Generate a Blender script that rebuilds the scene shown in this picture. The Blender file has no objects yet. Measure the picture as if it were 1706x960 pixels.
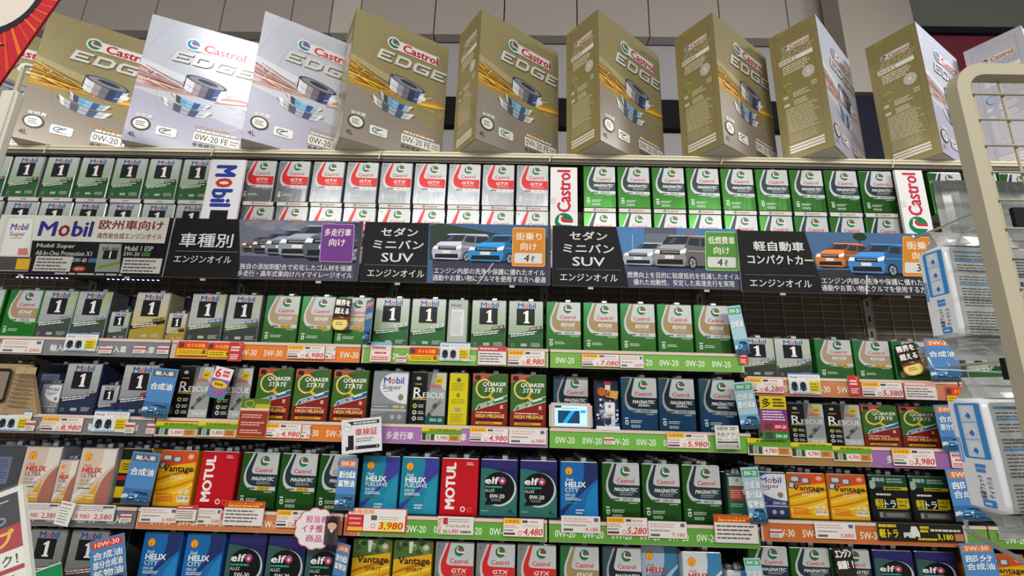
import bpy, bmesh, math, random
from mathutils import Matrix, Vector
random.seed(7)
C = bpy.context.scene.collection
S = bpy.context.scene
# ------------------------------------------------------------------ camera
ZC = 1.35                                   # lens height above the floor
FPX = 782.0                                 # focal length in pixels of the 1706 px frame
YAW, PITCH, ROLL = (math.radians(a) for a in (-1.068, 13.952, 1.533))
fw = Vector((math.sin(YAW)*math.cos(PITCH), math.cos(YAW)*math.cos(PITCH), math.sin(PITCH)))
r0 = Vector((math.cos(YAW), -math.sin(YAW), 0)); u0 = r0.cross(fw)
RT = r0*math.cos(ROLL) + u0*math.sin(ROLL); UP = -r0*math.sin(ROLL) + u0*math.cos(ROLL)
cam = bpy.data.cameras.new('camera'); cam.sensor_width = 36; cam.lens = FPX/1706*36
cam.clip_start = .05
co = bpy.data.objects.new('camera', cam); C.objects.link(co)
M = Matrix((RT, UP, -fw)).transposed().to_4x4(); M.translation = (0, 0, ZC); co.matrix_world = M
S.camera = co
# ------------------------------------------------------------------ world, lights, exposure
w = bpy.data.worlds.new('world'); S.world = w; w.use_nodes = True
w.node_tree.nodes['Background'].inputs[0].default_value = (.93, .95, 1, 1)
w.node_tree.nodes['Background'].inputs[1].default_value = .42
def area(name, loc, aim, sx, sy, power, col=(1, .96, .88)):
    l = bpy.data.lights.new(name, 'AREA'); l.shape = 'RECTANGLE'; l.size = sx; l.size_y = sy
    l.energy = power; l.color = col
    o = bpy.data.objects.new(name, l); C.objects.link(o); o.location = loc
    o.rotation_euler = (Vector(aim)-Vector(loc)).to_track_quat('-Z', 'Y').to_euler()
    return o
for x in (-3.0, -.6, 1.8):
    area('ceiling_light', (x, .35, 4.05), (x, .55, 0), 1.3, .22, 9)
for x in (-3.4, -1.2, 1.0, 3.2):
    area('ceiling_light', (x, -3.2, 4.05), (x, -.6, 1), 1.3, .22, 118)
area('ceiling_light', (-1.42, 1.12, 4.05), (-1.5, 1.9, 2.4), .3, .3, 9, (.96, .97, 1))
area('ceiling_light', (3.5, 1.5, 4.05), (1.2, 2.2, 2.6), .5, .3, 46, (.98, .97, 1))
S.view_settings.view_transform = 'Standard'; S.view_settings.look = 'None'
S.view_settings.gamma = 1; S.view_settings.exposure = -.42
S.view_settings.use_curve_mapping = False

def ray(px, py): return RT*((px-853)/FPX) + UP*((480-py)/FPX) + fw
def at(px, py, Y):                          # the point of the vertical plane y = Y seen at that spot of the photograph
    d = ray(px, py); d = d*(Y/d.y); return Vector((d.x, Y, d.z+ZC))
def proj(P):
    q = Vector(P)-Vector((0, 0, ZC)); z = q.dot(fw)
    return (853+FPX*q.dot(RT)/z, 480-FPX*q.dot(UP)/z)
def x_at(px, Y, Z):
    X = 0
    for _ in range(6):
        a = proj((X, Y, Z))[0]; b = proj((X+.01, Y, Z))[0]; X += (px-a)/(b-a)*.01
    return X
# ------------------------------------------------------------------ materials
MATS = {}
FIN = {'p': (.6, 0, .16), 'm': (.3, .12, .32), 'g': (.22, 0, .5), 's': (.32, .9, .5), 'd': (.8, 0, .2), 'b': (.27, .3, .5), 'f': (.25, .72, .5)}
def lin(h):
    h = h.lstrip('#'); h = ''.join(c*2 for c in h) if len(h) == 3 else h; v = [int(h[i:i+2], 16)/255 for i in (0, 2, 4)]
    return [c/12.92 if c <= .04045 else ((c+.055)/1.055)**2.4 for c in v]
def mat(hexc, fin='p', emit=0, alpha=1):
    k = (hexc, fin, emit, alpha)
    if k in MATS: return MATS[k]
    m = bpy.data.materials.new(fin+hexc.strip('#')); m.use_nodes = True
    b = m.node_tree.nodes['Principled BSDF']; c = lin(hexc)
    b.inputs['Base Color'].default_value = (*c, 1)
    rg, me, sp = FIN[fin]
    b.inputs['Roughness'].default_value = rg; b.inputs['Metallic'].default_value = me
    b.inputs['Specular IOR Level'].default_value = sp
    if fin == 'f':                            # printed tinplate: faint upright ripples that break up reflections
        nt = m.node_tree; tc = nt.nodes.new('ShaderNodeTexCoord'); mp = nt.nodes.new('ShaderNodeMapping'); mp.inputs['Scale'].default_value = (28, 28, 5)
        n = nt.nodes.new('ShaderNodeTexNoise'); n.inputs['Scale'].default_value = 1; n.inputs['Detail'].default_value = 1; bp = nt.nodes.new('ShaderNodeBump'); bp.inputs['Strength'].default_value = .5; bp.inputs['Distance'].default_value = .0022
        nt.links.new(tc.outputs['Object'], mp.inputs[0]); nt.links.new(mp.outputs[0], n.inputs[0]); nt.links.new(n.outputs[0], bp.inputs['Height']); nt.links.new(bp.outputs[0], b.inputs['Normal'])
    if fin in 'sd':                           # brushed / mottled wear
        nt = m.node_tree; n = nt.nodes.new('ShaderNodeTexNoise'); n.inputs['Scale'].default_value = 2.2
        r = nt.nodes.new('ShaderNodeMapRange'); r.inputs[3].default_value = rg-.05; r.inputs[4].default_value = rg+.08
        nt.links.new(n.outputs[0], r.inputs[0]); nt.links.new(r.outputs[0], b.inputs['Roughness'])
    if emit:
        b.inputs['Emission Color'].default_value = (*c, 1); b.inputs['Emission Strength'].default_value = emit
    if alpha < 1: b.inputs['Alpha'].default_value = alpha
    MATS[k] = m; return m
# ------------------------------------------------------------------ object helpers
def link(name, data, parent=None, loc=(0, 0, 0), rot=(0, 0, 0)):
    o = bpy.data.objects.new(name, data); C.objects.link(o); o.location = loc; o.rotation_euler = rot
    if parent: o.parent = parent
    return o
PEND = []
def tag(o, label, cat, group=None, kind=None, row=None):
    o['category'] = cat; o['label'] = label
    if group: o['group'] = group
    if kind: o['kind'] = kind
    if row is not None: PEND.append((o, label, row))
    return o
def struct(o): o['kind'] = 'structure'; return o
def mesh(name, v, f, mats, fm=None, smooth=False):
    me = bpy.data.meshes.new(name); me.from_pydata(v, [], f)
    for m in mats: me.materials.append(m)
    if fm: me.polygons.foreach_set('material_index', fm)
    if smooth: me.polygons.foreach_set('use_smooth', [True]*len(f))
    me.update(); return me
class B:                                      # collects boxes, tubes and discs into one mesh
    def __init__(s): s.v, s.f, s.m, s.mats = [], [], [], []
    def mi(s, m):
        if m not in s.mats: s.mats.append(m)
        return s.mats.index(m)
    def add(s, v, f, m, M=None):
        b = len(s.v); s.v += [tuple(M @ Vector(p)) if M else tuple(p) for p in v]
        s.f += [tuple(b+i for i in q) for q in f]; s.m += [s.mi(m)]*len(f)
    def box(s, x0, y0, z0, x1, y1, z1, m, M=None):
        v = [(x, y, z) for z in (z0, z1) for y in (y0, y1) for x in (x0, x1)]
        s.add(v, [(0, 2, 3, 1), (4, 5, 7, 6), (0, 1, 5, 4), (2, 6, 7, 3), (0, 4, 6, 2), (1, 3, 7, 5)], m, M)
    def tube(s, pts, r, m, n=8):
        pts = [Vector(p) for p in pts]; rings = []
        for i, p in enumerate(pts):
            d = (pts[min(i+1, len(pts)-1)]-pts[max(i-1, 0)]).normalized()
            a = d.orthogonal().normalized() if abs(d.z) > .99 else d.cross(Vector((0, 0, 1))).normalized()
            b = d.cross(a); rings.append([p+(a*math.cos(t)+b*math.sin(t))*r for t in [2*math.pi*k/n for k in range(n)]])
        v = [q for R in rings for q in R]; f = []
        for i in range(len(pts)-1):
            for k in range(n): f.append((i*n+k, i*n+(k+1) % n, (i+1)*n+(k+1) % n, (i+1)*n+k))
        f += [tuple(range(n))[::-1], tuple((len(pts)-1)*n+k for k in range(n))]
        s.add(v, f, m)
    def lathe(s, prof, m, n=16, c=(0, 0, 0)):
        v = [(c[0]+r*math.cos(2*math.pi*k/n), c[1]+r*math.sin(2*math.pi*k/n), c[2]+z) for r, z in prof for k in range(n)]
        f = [(i*n+k, i*n+(k+1) % n, (i+1)*n+(k+1) % n, (i+1)*n+k) for i in range(len(prof)-1) for k in range(n)]
        f.append(tuple((len(prof)-1)*n+k for k in range(n))); f.append(tuple(range(n))[::-1]); s.add(v, f, m)
    def mesh(s, name, smooth=False): return mesh(name, s.v, s.f, s.mats, s.m, smooth)
    def obj(s, name, parent=None, loc=(0, 0, 0), rot=(0, 0, 0), smooth=False): return link(name, s.mesh(name, smooth), parent, loc, rot)
# ------------------------------------------------------------------ flat print
TXT = {}
def textmesh(s, bold):
    k = (s, bold)
    if k not in TXT:
        cu = bpy.data.curves.new('t', 'FONT'); cu.body = s; cu.size = 1; cu.resolution_u = 2; cu.offset = 0
        o = bpy.data.objects.new('t', cu); me = bpy.data.meshes.new_from_object(o)
        v = [(p.co.x, p.co.y) for p in me.vertices]; f = [tuple(p.vertices) for p in me.polygons]
        bpy.data.objects.remove(o); bpy.data.curves.remove(cu); bpy.data.meshes.remove(me)
        TXT[k] = (v, f)
    return TXT[k]
def bez(a, b, c, n=8): return [((1-t)**2*a[0]+2*t*(1-t)*b[0]+t*t*c[0], (1-t)**2*a[1]+2*t*(1-t)*b[1]+t*t*c[1]) for t in [i/n for i in range(n+1)]]
class D:
    """Ink on a face: x to the right, y up, in units; every stroke lies a hair above the one before."""
    def __init__(s, scale, fin='m', eps=.00003, off=.0006, ox=0, oy=0):
        s.sc, s.fin, s.eps, s.off, s.k, s.ox, s.oy = scale, fin, eps, off, 0, ox, oy
        s.v, s.f, s.m, s.mats = [], [], [], []; s.clip = None
    def _add(s, v, f, col, fin=None, emit=0):
        if s.clip: v = [(min(max(p[0], 0), s.clip[0]), min(max(p[1], 0), s.clip[1])) for p in v]
        m = mat(col, fin or s.fin, emit)
        if m not in s.mats: s.mats.append(m)
        i = s.mats.index(m); y = -(s.off+s.k*s.eps); s.k += 1; b = len(s.v)
        s.v += [((p[0]+s.ox)*s.sc, y, (p[1]+s.oy)*s.sc) for p in v]; s.f += [tuple(b+j for j in q) for q in f]; s.m += [i]*len(f)
    def poly(s, pts, col, fin=None, emit=0):
        a = sum(pts[i-1][0]*pts[i][1]-pts[i][0]*pts[i-1][1] for i in range(len(pts)))
        if a < 0: pts = pts[::-1]
        s._add(pts, [tuple(range(len(pts)))], col, fin, emit)
    def rect(s, x0, y0, x1, y1, col, fin=None, emit=0): s.poly([(x0, y0), (x1, y0), (x1, y1), (x0, y1)], col, fin, emit)
    def rr(s, x0, y0, x1, y1, r, col, fin=None, sl=0, emit=0):
        p = []
        for cx, cy, a in ((x1-r, y1-r, 0), (x0+r, y1-r, 90), (x0+r, y0+r, 180), (x1-r, y0+r, 270)):
            for t in (0, 30, 60, 90): p.append((cx+r*math.cos(math.radians(a+t))+sl*(cy-y0), cy+r*math.sin(math.radians(a+t))))
        s.poly(p, col, fin, emit)
    def ell(s, x, y, rx, ry, col, n=20, rot=0, fin=None, a0=0, a1=360):
        c, q = math.cos(rot), math.sin(rot); p = []
        for i in range(n+(a1-a0 < 360)):
            t = math.radians(a0+(a1-a0)*i/n); X, Y = rx*math.cos(t), ry*math.sin(t); p.append((x+c*X-q*Y, y+q*X+c*Y))
        s.poly(p, col, fin)
    def ring(s, x, y, rx, ry, t, col, a0=0, a1=360, n=24, rot=0):
        c, q = math.cos(rot), math.sin(rot); v = []
        for i in range(n+1):
            a = math.radians(a0+(a1-a0)*i/n)
            for k in (0, t):
                X, Y = (rx-k)*math.cos(a), (ry-k)*math.sin(a); v.append((x+c*X-q*Y, y+q*X+c*Y))
        s._add(v, [(2*i, 2*i+2, 2*i+3, 2*i+1) for i in range(n)], col)
    def line(s, x0, y0, x1, y1, w, col):
        L = math.hypot(x1-x0, y1-y0); nx, ny = -(y1-y0)/L*w/2, (x1-x0)/L*w/2
        s.poly([(x0+nx, y0+ny), (x0-nx, y0-ny), (x1-nx, y1-ny), (x1+nx, y1+ny)], col)
    def text(s, t, x, y, h, col, w=None, bold=.0, sl=0, rot=0, al='c', fin=None, emit=0):
        if bold > 0:                           # heavier strokes: overprint the line slightly shifted
            k = min(bold, .13)*h*.5; W0 = (w-2*k) if w else None
            for dx, dy in ((-k, 0), (k, 0), (0, k*.7), (0, -k*.7)) if bold >= .02 else ((-k, 0), (k, 0)):
                s.text(t, x+dx*math.cos(rot)-dy*math.sin(rot)+(k if al == 'l' else 0), y+dx*math.sin(rot)+dy*math.cos(rot), h-1.4*k, col, W0, 0, sl, rot, al, fin, emit); s.k -= .6
            s.k = math.ceil(s.k); return
        v, f = textmesh(t, 0)
        if not v: return
        x0, x1 = min(p[0] for p in v), max(p[0] for p in v); y0, y1 = min(p[1] for p in v), max(p[1] for p in v)
        ky = h/(y1-y0); kx = w/(x1-x0) if w else ky; W = (x1-x0)*kx
        ax = {'c': -W/2, 'l': 0, 'r': -W}[al]; c, q = math.cos(rot), math.sin(rot); o = []
        for p in v:
            Y = (p[1]-y0)*ky-h/2; X = (p[0]-x0)*kx+ax+sl*Y; o.append((x+c*X-q*Y, y+q*X+c*Y))
        s._add(o, f, col, fin, emit)
    def greek(s, x, y, w, h, n, col, t=.45, sh=0, gap=True, rot=0):
        v, f = [], []; lh = h/n; c, q = math.cos(rot), math.sin(rot)
        for i in range(n):
            yy = y+h-(i+1)*lh+lh*(1-t)/2; X = 0; W = w*random.uniform(.75, 1)
            while X < W:
                l = min(random.uniform(.06, .2)*w, W-X); b = len(v)
                for a, e in ((X, yy-y), (X+l, yy-y), (X+l, yy-y+lh*t), (X, yy-y+lh*t)): v.append((x+c*a-q*e, y+q*a+c*e))
                f.append((b, b+1, b+2, b+3)); X += l+(.02*w if gap else 0)
        s._add(v, f, col)
    def mesh(s, name): return mesh(name, s.v, s.f, s.mats, s.m)
# ---- emblems
def mobil(d, x, y, w, h, blue='#1f3fa0', red='#d0302a', bold=.055):
    d.text('M', x, y, h, blue, w=w*.33, bold=bold, al='l'); d.text('o', x+w*.37, y-h*.12, h*.78, red, w=w*.21, bold=bold, al='l')
    d.text('bil', x+w*.62, y+h*.02, h*1.05, blue, w=w*.38, bold=bold, al='l')
def castrol_mark(d, x, y, r, green='#0b7a4c', bg='#e6eaea', red='#cf2430'):
    d.ell(x, y, r, r, green, 24)
    d.poly([(x-.45*r, y+.75*r), (x-.1*r, y+.62*r), (x-.25*r, y+.1*r), (x+1.05*r, y+.02*r), (x+1.05*r, y-.42*r), (x-.25*r, y-.36*r), (x-.62*r, y-.05*r)], bg)
    d.poly([(x-.3*r, y+.62*r), (x-.1*r, y+.56*r), (x+.02*r, y+.2*r), (x+.95*r, y+.12*r), (x+.98*r, y-.12*r), (x-.1*r, y-.1*r), (x-.36*r, y+.16*r)], red)
def shell_mark(d, x, y, r):
    p = []
    for i in range(13):
        a = math.radians(205-230*i/12); k = 1 if i % 2 == 0 else .9; p.append((x+r*k*math.cos(a), y+r*k*math.sin(a)))
    p += [(x+.45*r, y-.95*r), (x-.45*r, y-.95*r)]
    d.poly(p, '#d8391f'); d.poly([(x+(a-x)*.84, y+(b-y)*.84) for a, b in p], '#f7c51e')
    for i in range(5):
        a = math.radians(150-30*i); d.line(x, y-.7*r, x+.72*r*math.cos(a), y+.72*r*math.sin(a), .07*r, '#d8391f')
def tint(h, k):
    h = h.lstrip('#'); return '#%02x%02x%02x' % tuple(max(0, min(255, int(int(h[i:i+2], 16)*k))) for i in (0, 2, 4))
def car(d, x, y, w, h, col, dark='#1a1d24', glass='#2c333e', van=False):
    """three-quarter view of a parked car, nose to the left"""
    P = lambda l, c: d.poly([(x+w*a, y+h*b) for a, b in l], c)
    sd, hi = tint(col, .72), tint(col, 1.22); r = .98
    P([(.02, .1), (.1, 0), (.96, .04), (1, .14), (.5, .14)], '#101114')
    P([(.42, .08), (.45, .55), (.5, .72), (.56, .95), (.84, .92), (.95, .66), (1, .5), (1, .18), (.9, .1)] if not van else [(.42, .08), (.44, .58), (.46, .72), (.52, .98), (.9, .95), (.99, .66), (1, .5), (1, .16), (.9, .1)], sd)
    P([(.03, .08), (0, .3), (.01, .48), (.08, .6), (.45, .6), (.48, .3), (.44, .06)], col)
    P([(.08, .6), (.2, .73), (.53, .74), (.45, .58)] if not van else [(.06, .6), (.13, .71), (.48, .73), (.45, .58)], hi)
    P([(.2, .73), (.31, .95), (.57, .96), (.53, .74)] if not van else [(.13, .71), (.22, .96), (.53, .98), (.48, .73)], glass)
    P([(.22, .76), (.3, .92), (.36, .93), (.3, .76)], tint(glass, 1.7))
    P([(.31, .95), (.36, r+.02), (.74, r+.01), (.85, .92), (.57, .96)] if not van else [(.22, .96), (.28, r+.03), (.86, r+.03), (.91, .95), (.53, .98)], hi)
    P([(.55, .72), (.59, .91), (.7, .9), (.7, .68)] if not van else [(.5, .72), (.55, .93), (.69, .92), (.68, .68)], glass); P([(.72, .68), (.72, .9), (.83, .88), (.93, .64)] if not van else [(.7, .68), (.71, .92), (.89, .91), (.96, .66)], glass)
    P([(.1, .42), (.1, .53), (.38, .53), (.39, .41)], dark); P([(.05, .12), (.06, .26), (.42, .27), (.43, .12)], tint(dark, .9)); P([(.17, .29), (.17, .39), (.3, .39), (.3, .29)], '#dcdcd8'); P([(.12, .47), (.12, .5), (.37, .5), (.37, .47)], '#9aa0a8')
    P([(.01, .44), (.04, .56), (.1, .54), (.09, .44)], '#eef4f8'); P([(.39, .44), (.39, .54), (.49, .62), (.47, .47)], '#eef4f8'); P([(.5, .52), (.98, .5), (.98, .52), (.5, .545)], hi); P([(.5, .68), (.53, .78), (.47, .76)], sd)
    for u, rx, rz in ((.565, .062, .2), (.9, .05, .18)):
        cx, cy = x+w*u, y+h*.17; d.ell(cx, cy, rx*w, rz*h, '#111214', 16); d.ell(cx, cy, rx*w*.7, rz*h*.72, '#9aa0a8', 14)
        for k in range(5): t = k*1.257; d.line(cx, cy, cx+rx*w*.66*math.cos(t), cy+rz*h*.68*math.sin(t), .014*w, '#4a4d54')
# ------------------------------------------------------------------ can designs: units 100 wide, height hh
def swoosh(d, hh, k):                       # outline of the curved shield of the green/silver cans
    top = hh; t = hh/140
    return {0: [(27, top), (11, 98*t)]+bez((11, 98*t), (2, 55*t), (36, 46*t))+[(100, 45*t), (100, top)],
            1: [(33, top), (16, 98*t)]+bez((16, 98*t), (9, 60*t), (40, 56*t))+[(100, 55*t), (100, top)],
            2: [(39, top), (29, 98*t)]+bez((29, 98*t), (27, 88*t), (40, 87*t))+[(100, 86*t), (100, top)]}[k]
def castrol(d, hh, body, low, band, name, grade, gcol, edge='#c4c9cb', name2=None, oil=False):
    t = hh/140
    d.rect(0, 0, 100, hh, body, 'f')
    if low: d.poly([(0, 0), (100, 0), (100, 44*t), (60, 40*t), (20, 52*t), (0, 75*t)], low, 'f')
    d.poly(swoosh(d, hh, 0), edge); d.poly(swoosh(d, hh, 1), band); d.poly(swoosh(d, hh, 2), '#c2c6c9')
    castrol_mark(d, 62, 121*t, 13); d.text('Castrol', 62, 97*t, 11*t, '#c8222f', w=47, bold=.06)
    d.text(name, 63, 75*t, 9.5*t, '#eef0f0', w=62 if len(name) > 4 else 40, bold=.06, sl=.25)
    d.greek(46, 60*t, 44, 9*t, 2 if not name2 else 1, '#aab2b4', t=.4)
    if name2: d.text(name2, 62, 67*t, 5*t, '#d0d4d6', w=26, bold=.02)
    if gcol: d.rect(50, 46*t, 84, 55*t, gcol)
    d.greek(26, 48*t, 20, 5*t, 1, '#27302f', t=.7); d.text(grade, 67, 50.5*t, 6.5*t, '#1c2422', w=27, bold=.02)
    d.greek(70, 40*t, 26, 3*t, 1, '#c8d4cc', t=.6)
    d.text('4L', 9, 131*t, 5*t, '#1e2a26') if body[1] in '9abc' else None
    d.greek(8, 28*t, 12, 4*t, 1, '#dfe8e2', t=.8)
    d.rr(9, 13*t, 18, 25*t, 3, '#dfe8e2'); d.rr(11, 15*t, 16, 22*t, 2, body); d.greek(24, 17*t, 34, 9*t, 2, '#c9d6ce')
    if oil:
        for i in range(3): d.ell(29+i*9, 9*t, 4, 4*t, '#d2ddd4', 10); d.ell(29+i*9, 9*t, 2.6, 2.6*t, body, 8)
def mobil1(d, hh, top, mid, low, stripe, grade, gbg='#2c3550', txt='d', hi=None):
    t = hh/140
    n = 8
    a, b = lin(top), lin(mid)
    cols = []
    for i in range(n):
        k = i/(n-1); ca = [int(top[j:j+2], 16) for j in (1, 3, 5)]; cb = [int(mid[j:j+2], 16) for j in (1, 3, 5)]
        cols.append('#%02x%02x%02x' % tuple(int(p*(1-k)+q*k) for p, q in zip(ca, cb)))
    for i in range(n): d.rect(0, hh-(i+1)*hh/n, 100, hh-i*hh/n, cols[i])
    if hi: d.poly([(100, hh), (78, hh), (60, 75*t), (100, 95*t)], hi)
    d.poly([(0, 0), (100, 0), (100, 52*t), (0, 34*t)], low)
    d.poly([(0, 30*t), (0, 42*t), (100, 62*t), (100, 50*t)], stripe)
    mobil(d, 25, 128*t, 54, 15*t)
    d.rect(22, 70*t, 76, 119*t, '#17181b'); d.poly([(44, 76*t), (44, 80*t), (48, 80*t), (48, 105*t), (42, 103*t), (42, 107*t), (52, 113*t), (57, 113*t), (57, 80*t), (61, 80*t), (61, 76*t)], '#f1f1f1')
    d.poly([(60, 53*t), (60, 63*t), (97, 70*t), (97, 60*t)], gbg); d.text(grade, 78, 61.5*t, 7*t, '#e8e8ea' if gbg[1] < '8' else '#202020', w=30, bold=.02, rot=.18)
    d.greek(7, 34*t, 78, 11*t, 2, '#e9ecec', t=.5, rot=.14)
    d.ell(12, 12*t, 5, 5*t, '#8f9894', 12); d.ell(12, 12*t, 3.4, 3.4*t, low, 10); d.greek(66, 8*t, 28, 12*t, 3, '#c9cfcb', t=.4); d.rect(36, 9*t, 54, 17*t, '#aeb6b0')
def quaker(d, hh, grade, scol):
    t = hh/140
    d.rect(0, 0, 100, hh, '#3f6a2c'); d.poly([(0, hh), (62, hh), (0, 118*t)], '#d0553f'); d.rr(5, 124*t, 22, 137*t, 4, '#33241d')
    d.poly([(0, 0), (100, 0), (100, 66*t), (8, 40*t), (0, 40*t)], '#8d1f1c'); d.poly([(40, 60*t), (55, 130*t), (30, 125*t)], '#2f5a22')
    d.ring(34, 100*t, 26, 27*t, 5, '#d9b64a', 0, 360, rot=.3); d.ring(36, 101*t, 26, 27*t, 2, '#f4e7a4', 60, 250, rot=.3); d.poly([(44, 78*t), (52, 82*t), (70, 68*t), (60, 66*t)], '#d9b64a')
    d.text('QUAKER', 62, 112*t, 13*t, '#f2f3ef', w=68, bold=.07, sl=.25); d.text('STATE', 60, 97*t, 12*t, '#f2f3ef', w=50, bold=.07, sl=.25)
    d.poly([(8, 40*t), (18, 56*t), (100, 84*t), (100, 68*t)], '#e9e4d0'); d.poly([(12, 42*t), (20, 54.5*t), (100, 82*t), (100, 70*t)], scol)
    d.text(grade, 42, 56*t, 9*t, '#f4f4f4', w=38, bold=.04, rot=.32); d.greek(64, 64*t, 30, 7*t, 1, '#e6ecf4', t=.6, rot=.32)
    d.greek(12, 33*t, 76, 4*t, 1, '#eadfd2', t=.6); d.text('HIGH MILEAGE', 52, 26*t, 10*t, '#e9c766', w=82, bold=.09)
    d.rect(10, 13*t, 90, 18*t, '#33161a'); d.rect(12, 4*t, 86, 10*t, '#e3b92c'); d.greek(20, 5*t, 56, 4*t, 1, '#5c3a10', t=.6); d.rect(80, 46*t, 88, 56*t, '#c9b6a8')
def rescue(d, hh, grade, low='#b9bcbb'):
    t = hh/140
    d.rect(0, 0, 46, hh, '#121314'); d.rect(46, 0, 100, hh, '#9ea0a0'); d.poly([(46, 140*t), (60, 140*t), (52, 85*t), (46, 90*t)], '#5d5f60'); d.poly([(70, 140*t), (100, 140*t), (100, 90*t), (78, 110*t)], '#c7c9c8')
    d.ell(80, 119*t, 12, 12*t, '#e0c21e', 14); d.greek(72, 114*t, 16, 8*t, 2, '#70510a', t=.6)
    d.greek(50, 98*t, 44, 10*t, 2, '#c8424a', t=.6); d.ell(20, 124*t, 7, 5*t, '#aeb2b2', 14); d.greek(10, 106*t, 22, 4*t, 1, '#c89f2e', t=.8)
    d.text('R', 20, 84*t, 29*t, '#f3f3f3', w=24, bold=.02); d.text('ESCUE', 66, 78*t, 15*t, '#f3f3f3', w=62, bold=.01)
    for sx in (7, 17, 28): d.rect(sx, 69*t, sx+7, 72*t, '#f3f3f3')
    d.rect(6, 65*t, 46, 67.5*t, '#c9b52a'); d.poly([(52, 30*t), (58, 24*t), (90, 60*t), (84, 66*t)], '#77797a'); d.poly([(62, 48*t), (70, 40*t), (80, 50*t), (72, 58*t)], '#4a4c4e'); d.ell(56, 24*t, 6, 6*t, '#3c3e40', 10)
    d.rect(46, 0, 100, 22*t, low); d.text(grade, 76, 11*t, 9*t, '#f0f0f0', w=34, bold=.02)
    for i, y in enumerate((48, 30, 14)):
        d.ell(14, y*t, 6, 6*t, '#d9d24a' if i == 0 else '#cfd2cf', 12); d.ell(14, y*t, 3, 3*t, '#26261c', 8); d.greek(24, (y-5)*t, 18, 10*t, 2, '#d8d8d4')
def msuper(d, hh, body, low, grade, gc='#8a7a4a'):
    t = hh/140
    d.rect(0, 0, 100, hh, body); d.poly(bez((20, 95*t), (22, 140*t), (70, 137*t))+[(100, 137*t), (100, 52*t)]+bez((92, 52*t), (30, 62*t), (20, 95*t)), '#dfe3ea')
    mobil(d, 30, 116*t, 58, 18*t, blue='#2a3f9c'); d.text('Super', 55, 96*t, 18*t, '#2b2b35', w=54, bold=.01); d.line(32, 85*t, 58, 88*t, 1.6, '#c4303a')
    d.ell(82, 70*t, 8, 9*t, '#8a7c74', 12); d.rect(0, 38*t, 100, 50*t, low); d.rect(58, 38*t, 98, 51*t, gc); d.text(grade, 78, 44*t, 8*t, '#f0ecdc', w=32, bold=.02)
    d.rect(0, 33*t, 100, 36*t, '#c5c8cc'); d.poly([(0, 0), (100, 0), (100, 30*t), (50, 30*t), (0, 20*t)], low); d.ell(62, 16*t, 6, 7*t, '#aab0b6', 12); d.ell(82, 16*t, 6, 7*t, '#aab0b6', 12); d.greek(6, 42*t, 44, 4*t, 1, '#d8dade')
def helix(d, hh, top, c1, c2, name, tcol, grade, star='#e8ecee'):
    t = hh/140
    d.rect(0, 0, 100, hh, top)
    d.poly([(62, hh), (100, hh), (100, 100*t)]+bez((100, 100*t), (60, 70*t), (0, 0))[1:]+[(0, 0)]+bez((0, 20*t), (75, 70*t), (62, hh))[::1], c1)
    d.poly([(100, 92*t)]+bez((100, 92*t), (62, 62*t), (64, 0))+[(100, 0)], c2)
    if c1[1] in 'ef': d.poly(bez((0, 0), (50, 15*t), (64, 60*t))+[(64, 0)], '#d9a62a')
    shell_mark(d, 22, 118*t, 11)
    d.text('Shell', 15, 96*t, 7*t, '#c8382c' if tcol[1] != 'e' else tcol, w=18, bold=.02, al='l'); d.text('HELIX', 12, 84*t, 14*t, '#c92c2c' if tcol[1] != 'e' else tcol, w=56, bold=.12, al='l')
    d.text(name, 12, 70*t, 11*t, '#2b3e8c' if tcol[1] != 'e' else tcol, w=min(60, 9*len(name)), al='l', bold=.01); d.text(grade, 12, 57*t, 7*t, tcol if tcol[1] == 'e' else '#777', w=26, al='l')
    d.greek(12, 44*t, 44, 8*t, 2, tcol if tcol[1] == 'e' else '#8a8a8a'); d.rect(10, 36*t, 46, 39*t, '#2c8a4a'); d.greek(40, 10*t, 24, 14*t, 2, star)
def motul(d, hh):
    t = hh/140
    d.rect(0, 0, 100, hh, '#c4101f'); d.text('MOTUL', 26, 72*t, 27, '#f4efec', w=118*t, bold=.13, rot=math.pi/2)
    d.greek(68, 124*t, 22, 9*t, 2, '#f0d5d2'); d.ell(62, 14*t, 7, 7*t, '#ecdcd8', 14); d.ell(62, 14*t, 4, 4*t, '#b02030', 10); d.ring(80, 13*t, 6, 6*t, 1.2, '#d88')
def elf(d, hh, grade, g='#2e6e66'):
    t = hh/140
    d.rect(0, 0, 100, hh, '#24245c'); d.poly([(0, 0)]+[(100, 0), (100, 70*t)]+bez((100, 70*t), (80, 118*t), (0, 120*t)), g); d.poly([(0, hh), (100, hh), (100, 122*t)]+bez((100, 122*t), (60, 112*t), (0, 125*t)), '#2d2c6e')
    d.ell(52, 67*t, 46, 43*t, '#c3d2d0', 28, .3); d.ell(49, 69*t, 44, 41*t, '#0f1114', 28, .3); d.poly([(0, 90*t), (12, 100*t), (14, 30*t), (0, 40*t)], g); d.poly([(12, 26*t), (40, 28*t), (22, 50*t)], '#0f1114')
    d.text('elf', 31, 88*t, 18*t, '#f0f0f2', w=38, bold=.1, sl=.1); d.ell(59, 88*t, 10, 10*t, '#c23a4e', 16); d.poly(bez((52, 90*t), (60, 99*t), (66, 92*t))+[(58, 84*t)], '#5b79c8'); d.ell(59, 87*t, 4, 4*t, '#e7dfe8', 10)
    d.greek(14, 69*t, 56, 6*t, 1, '#27a08c', t=.8); d.text('ALLEZ', 26, 63*t, 7*t, '#d8dcdc', w=26); d.text(grade, 46, 49*t, 10*t, '#f2f2f2', w=40, bold=.04)
    d.greek(30, 36*t, 32, 7*t, 2, '#8a9696'); d.text('4L', 84, 12*t, 10*t, '#0f1818', w=14); d.greek(4, 10*t, 22, 4*t, 1, '#9fc0b8')
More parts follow.
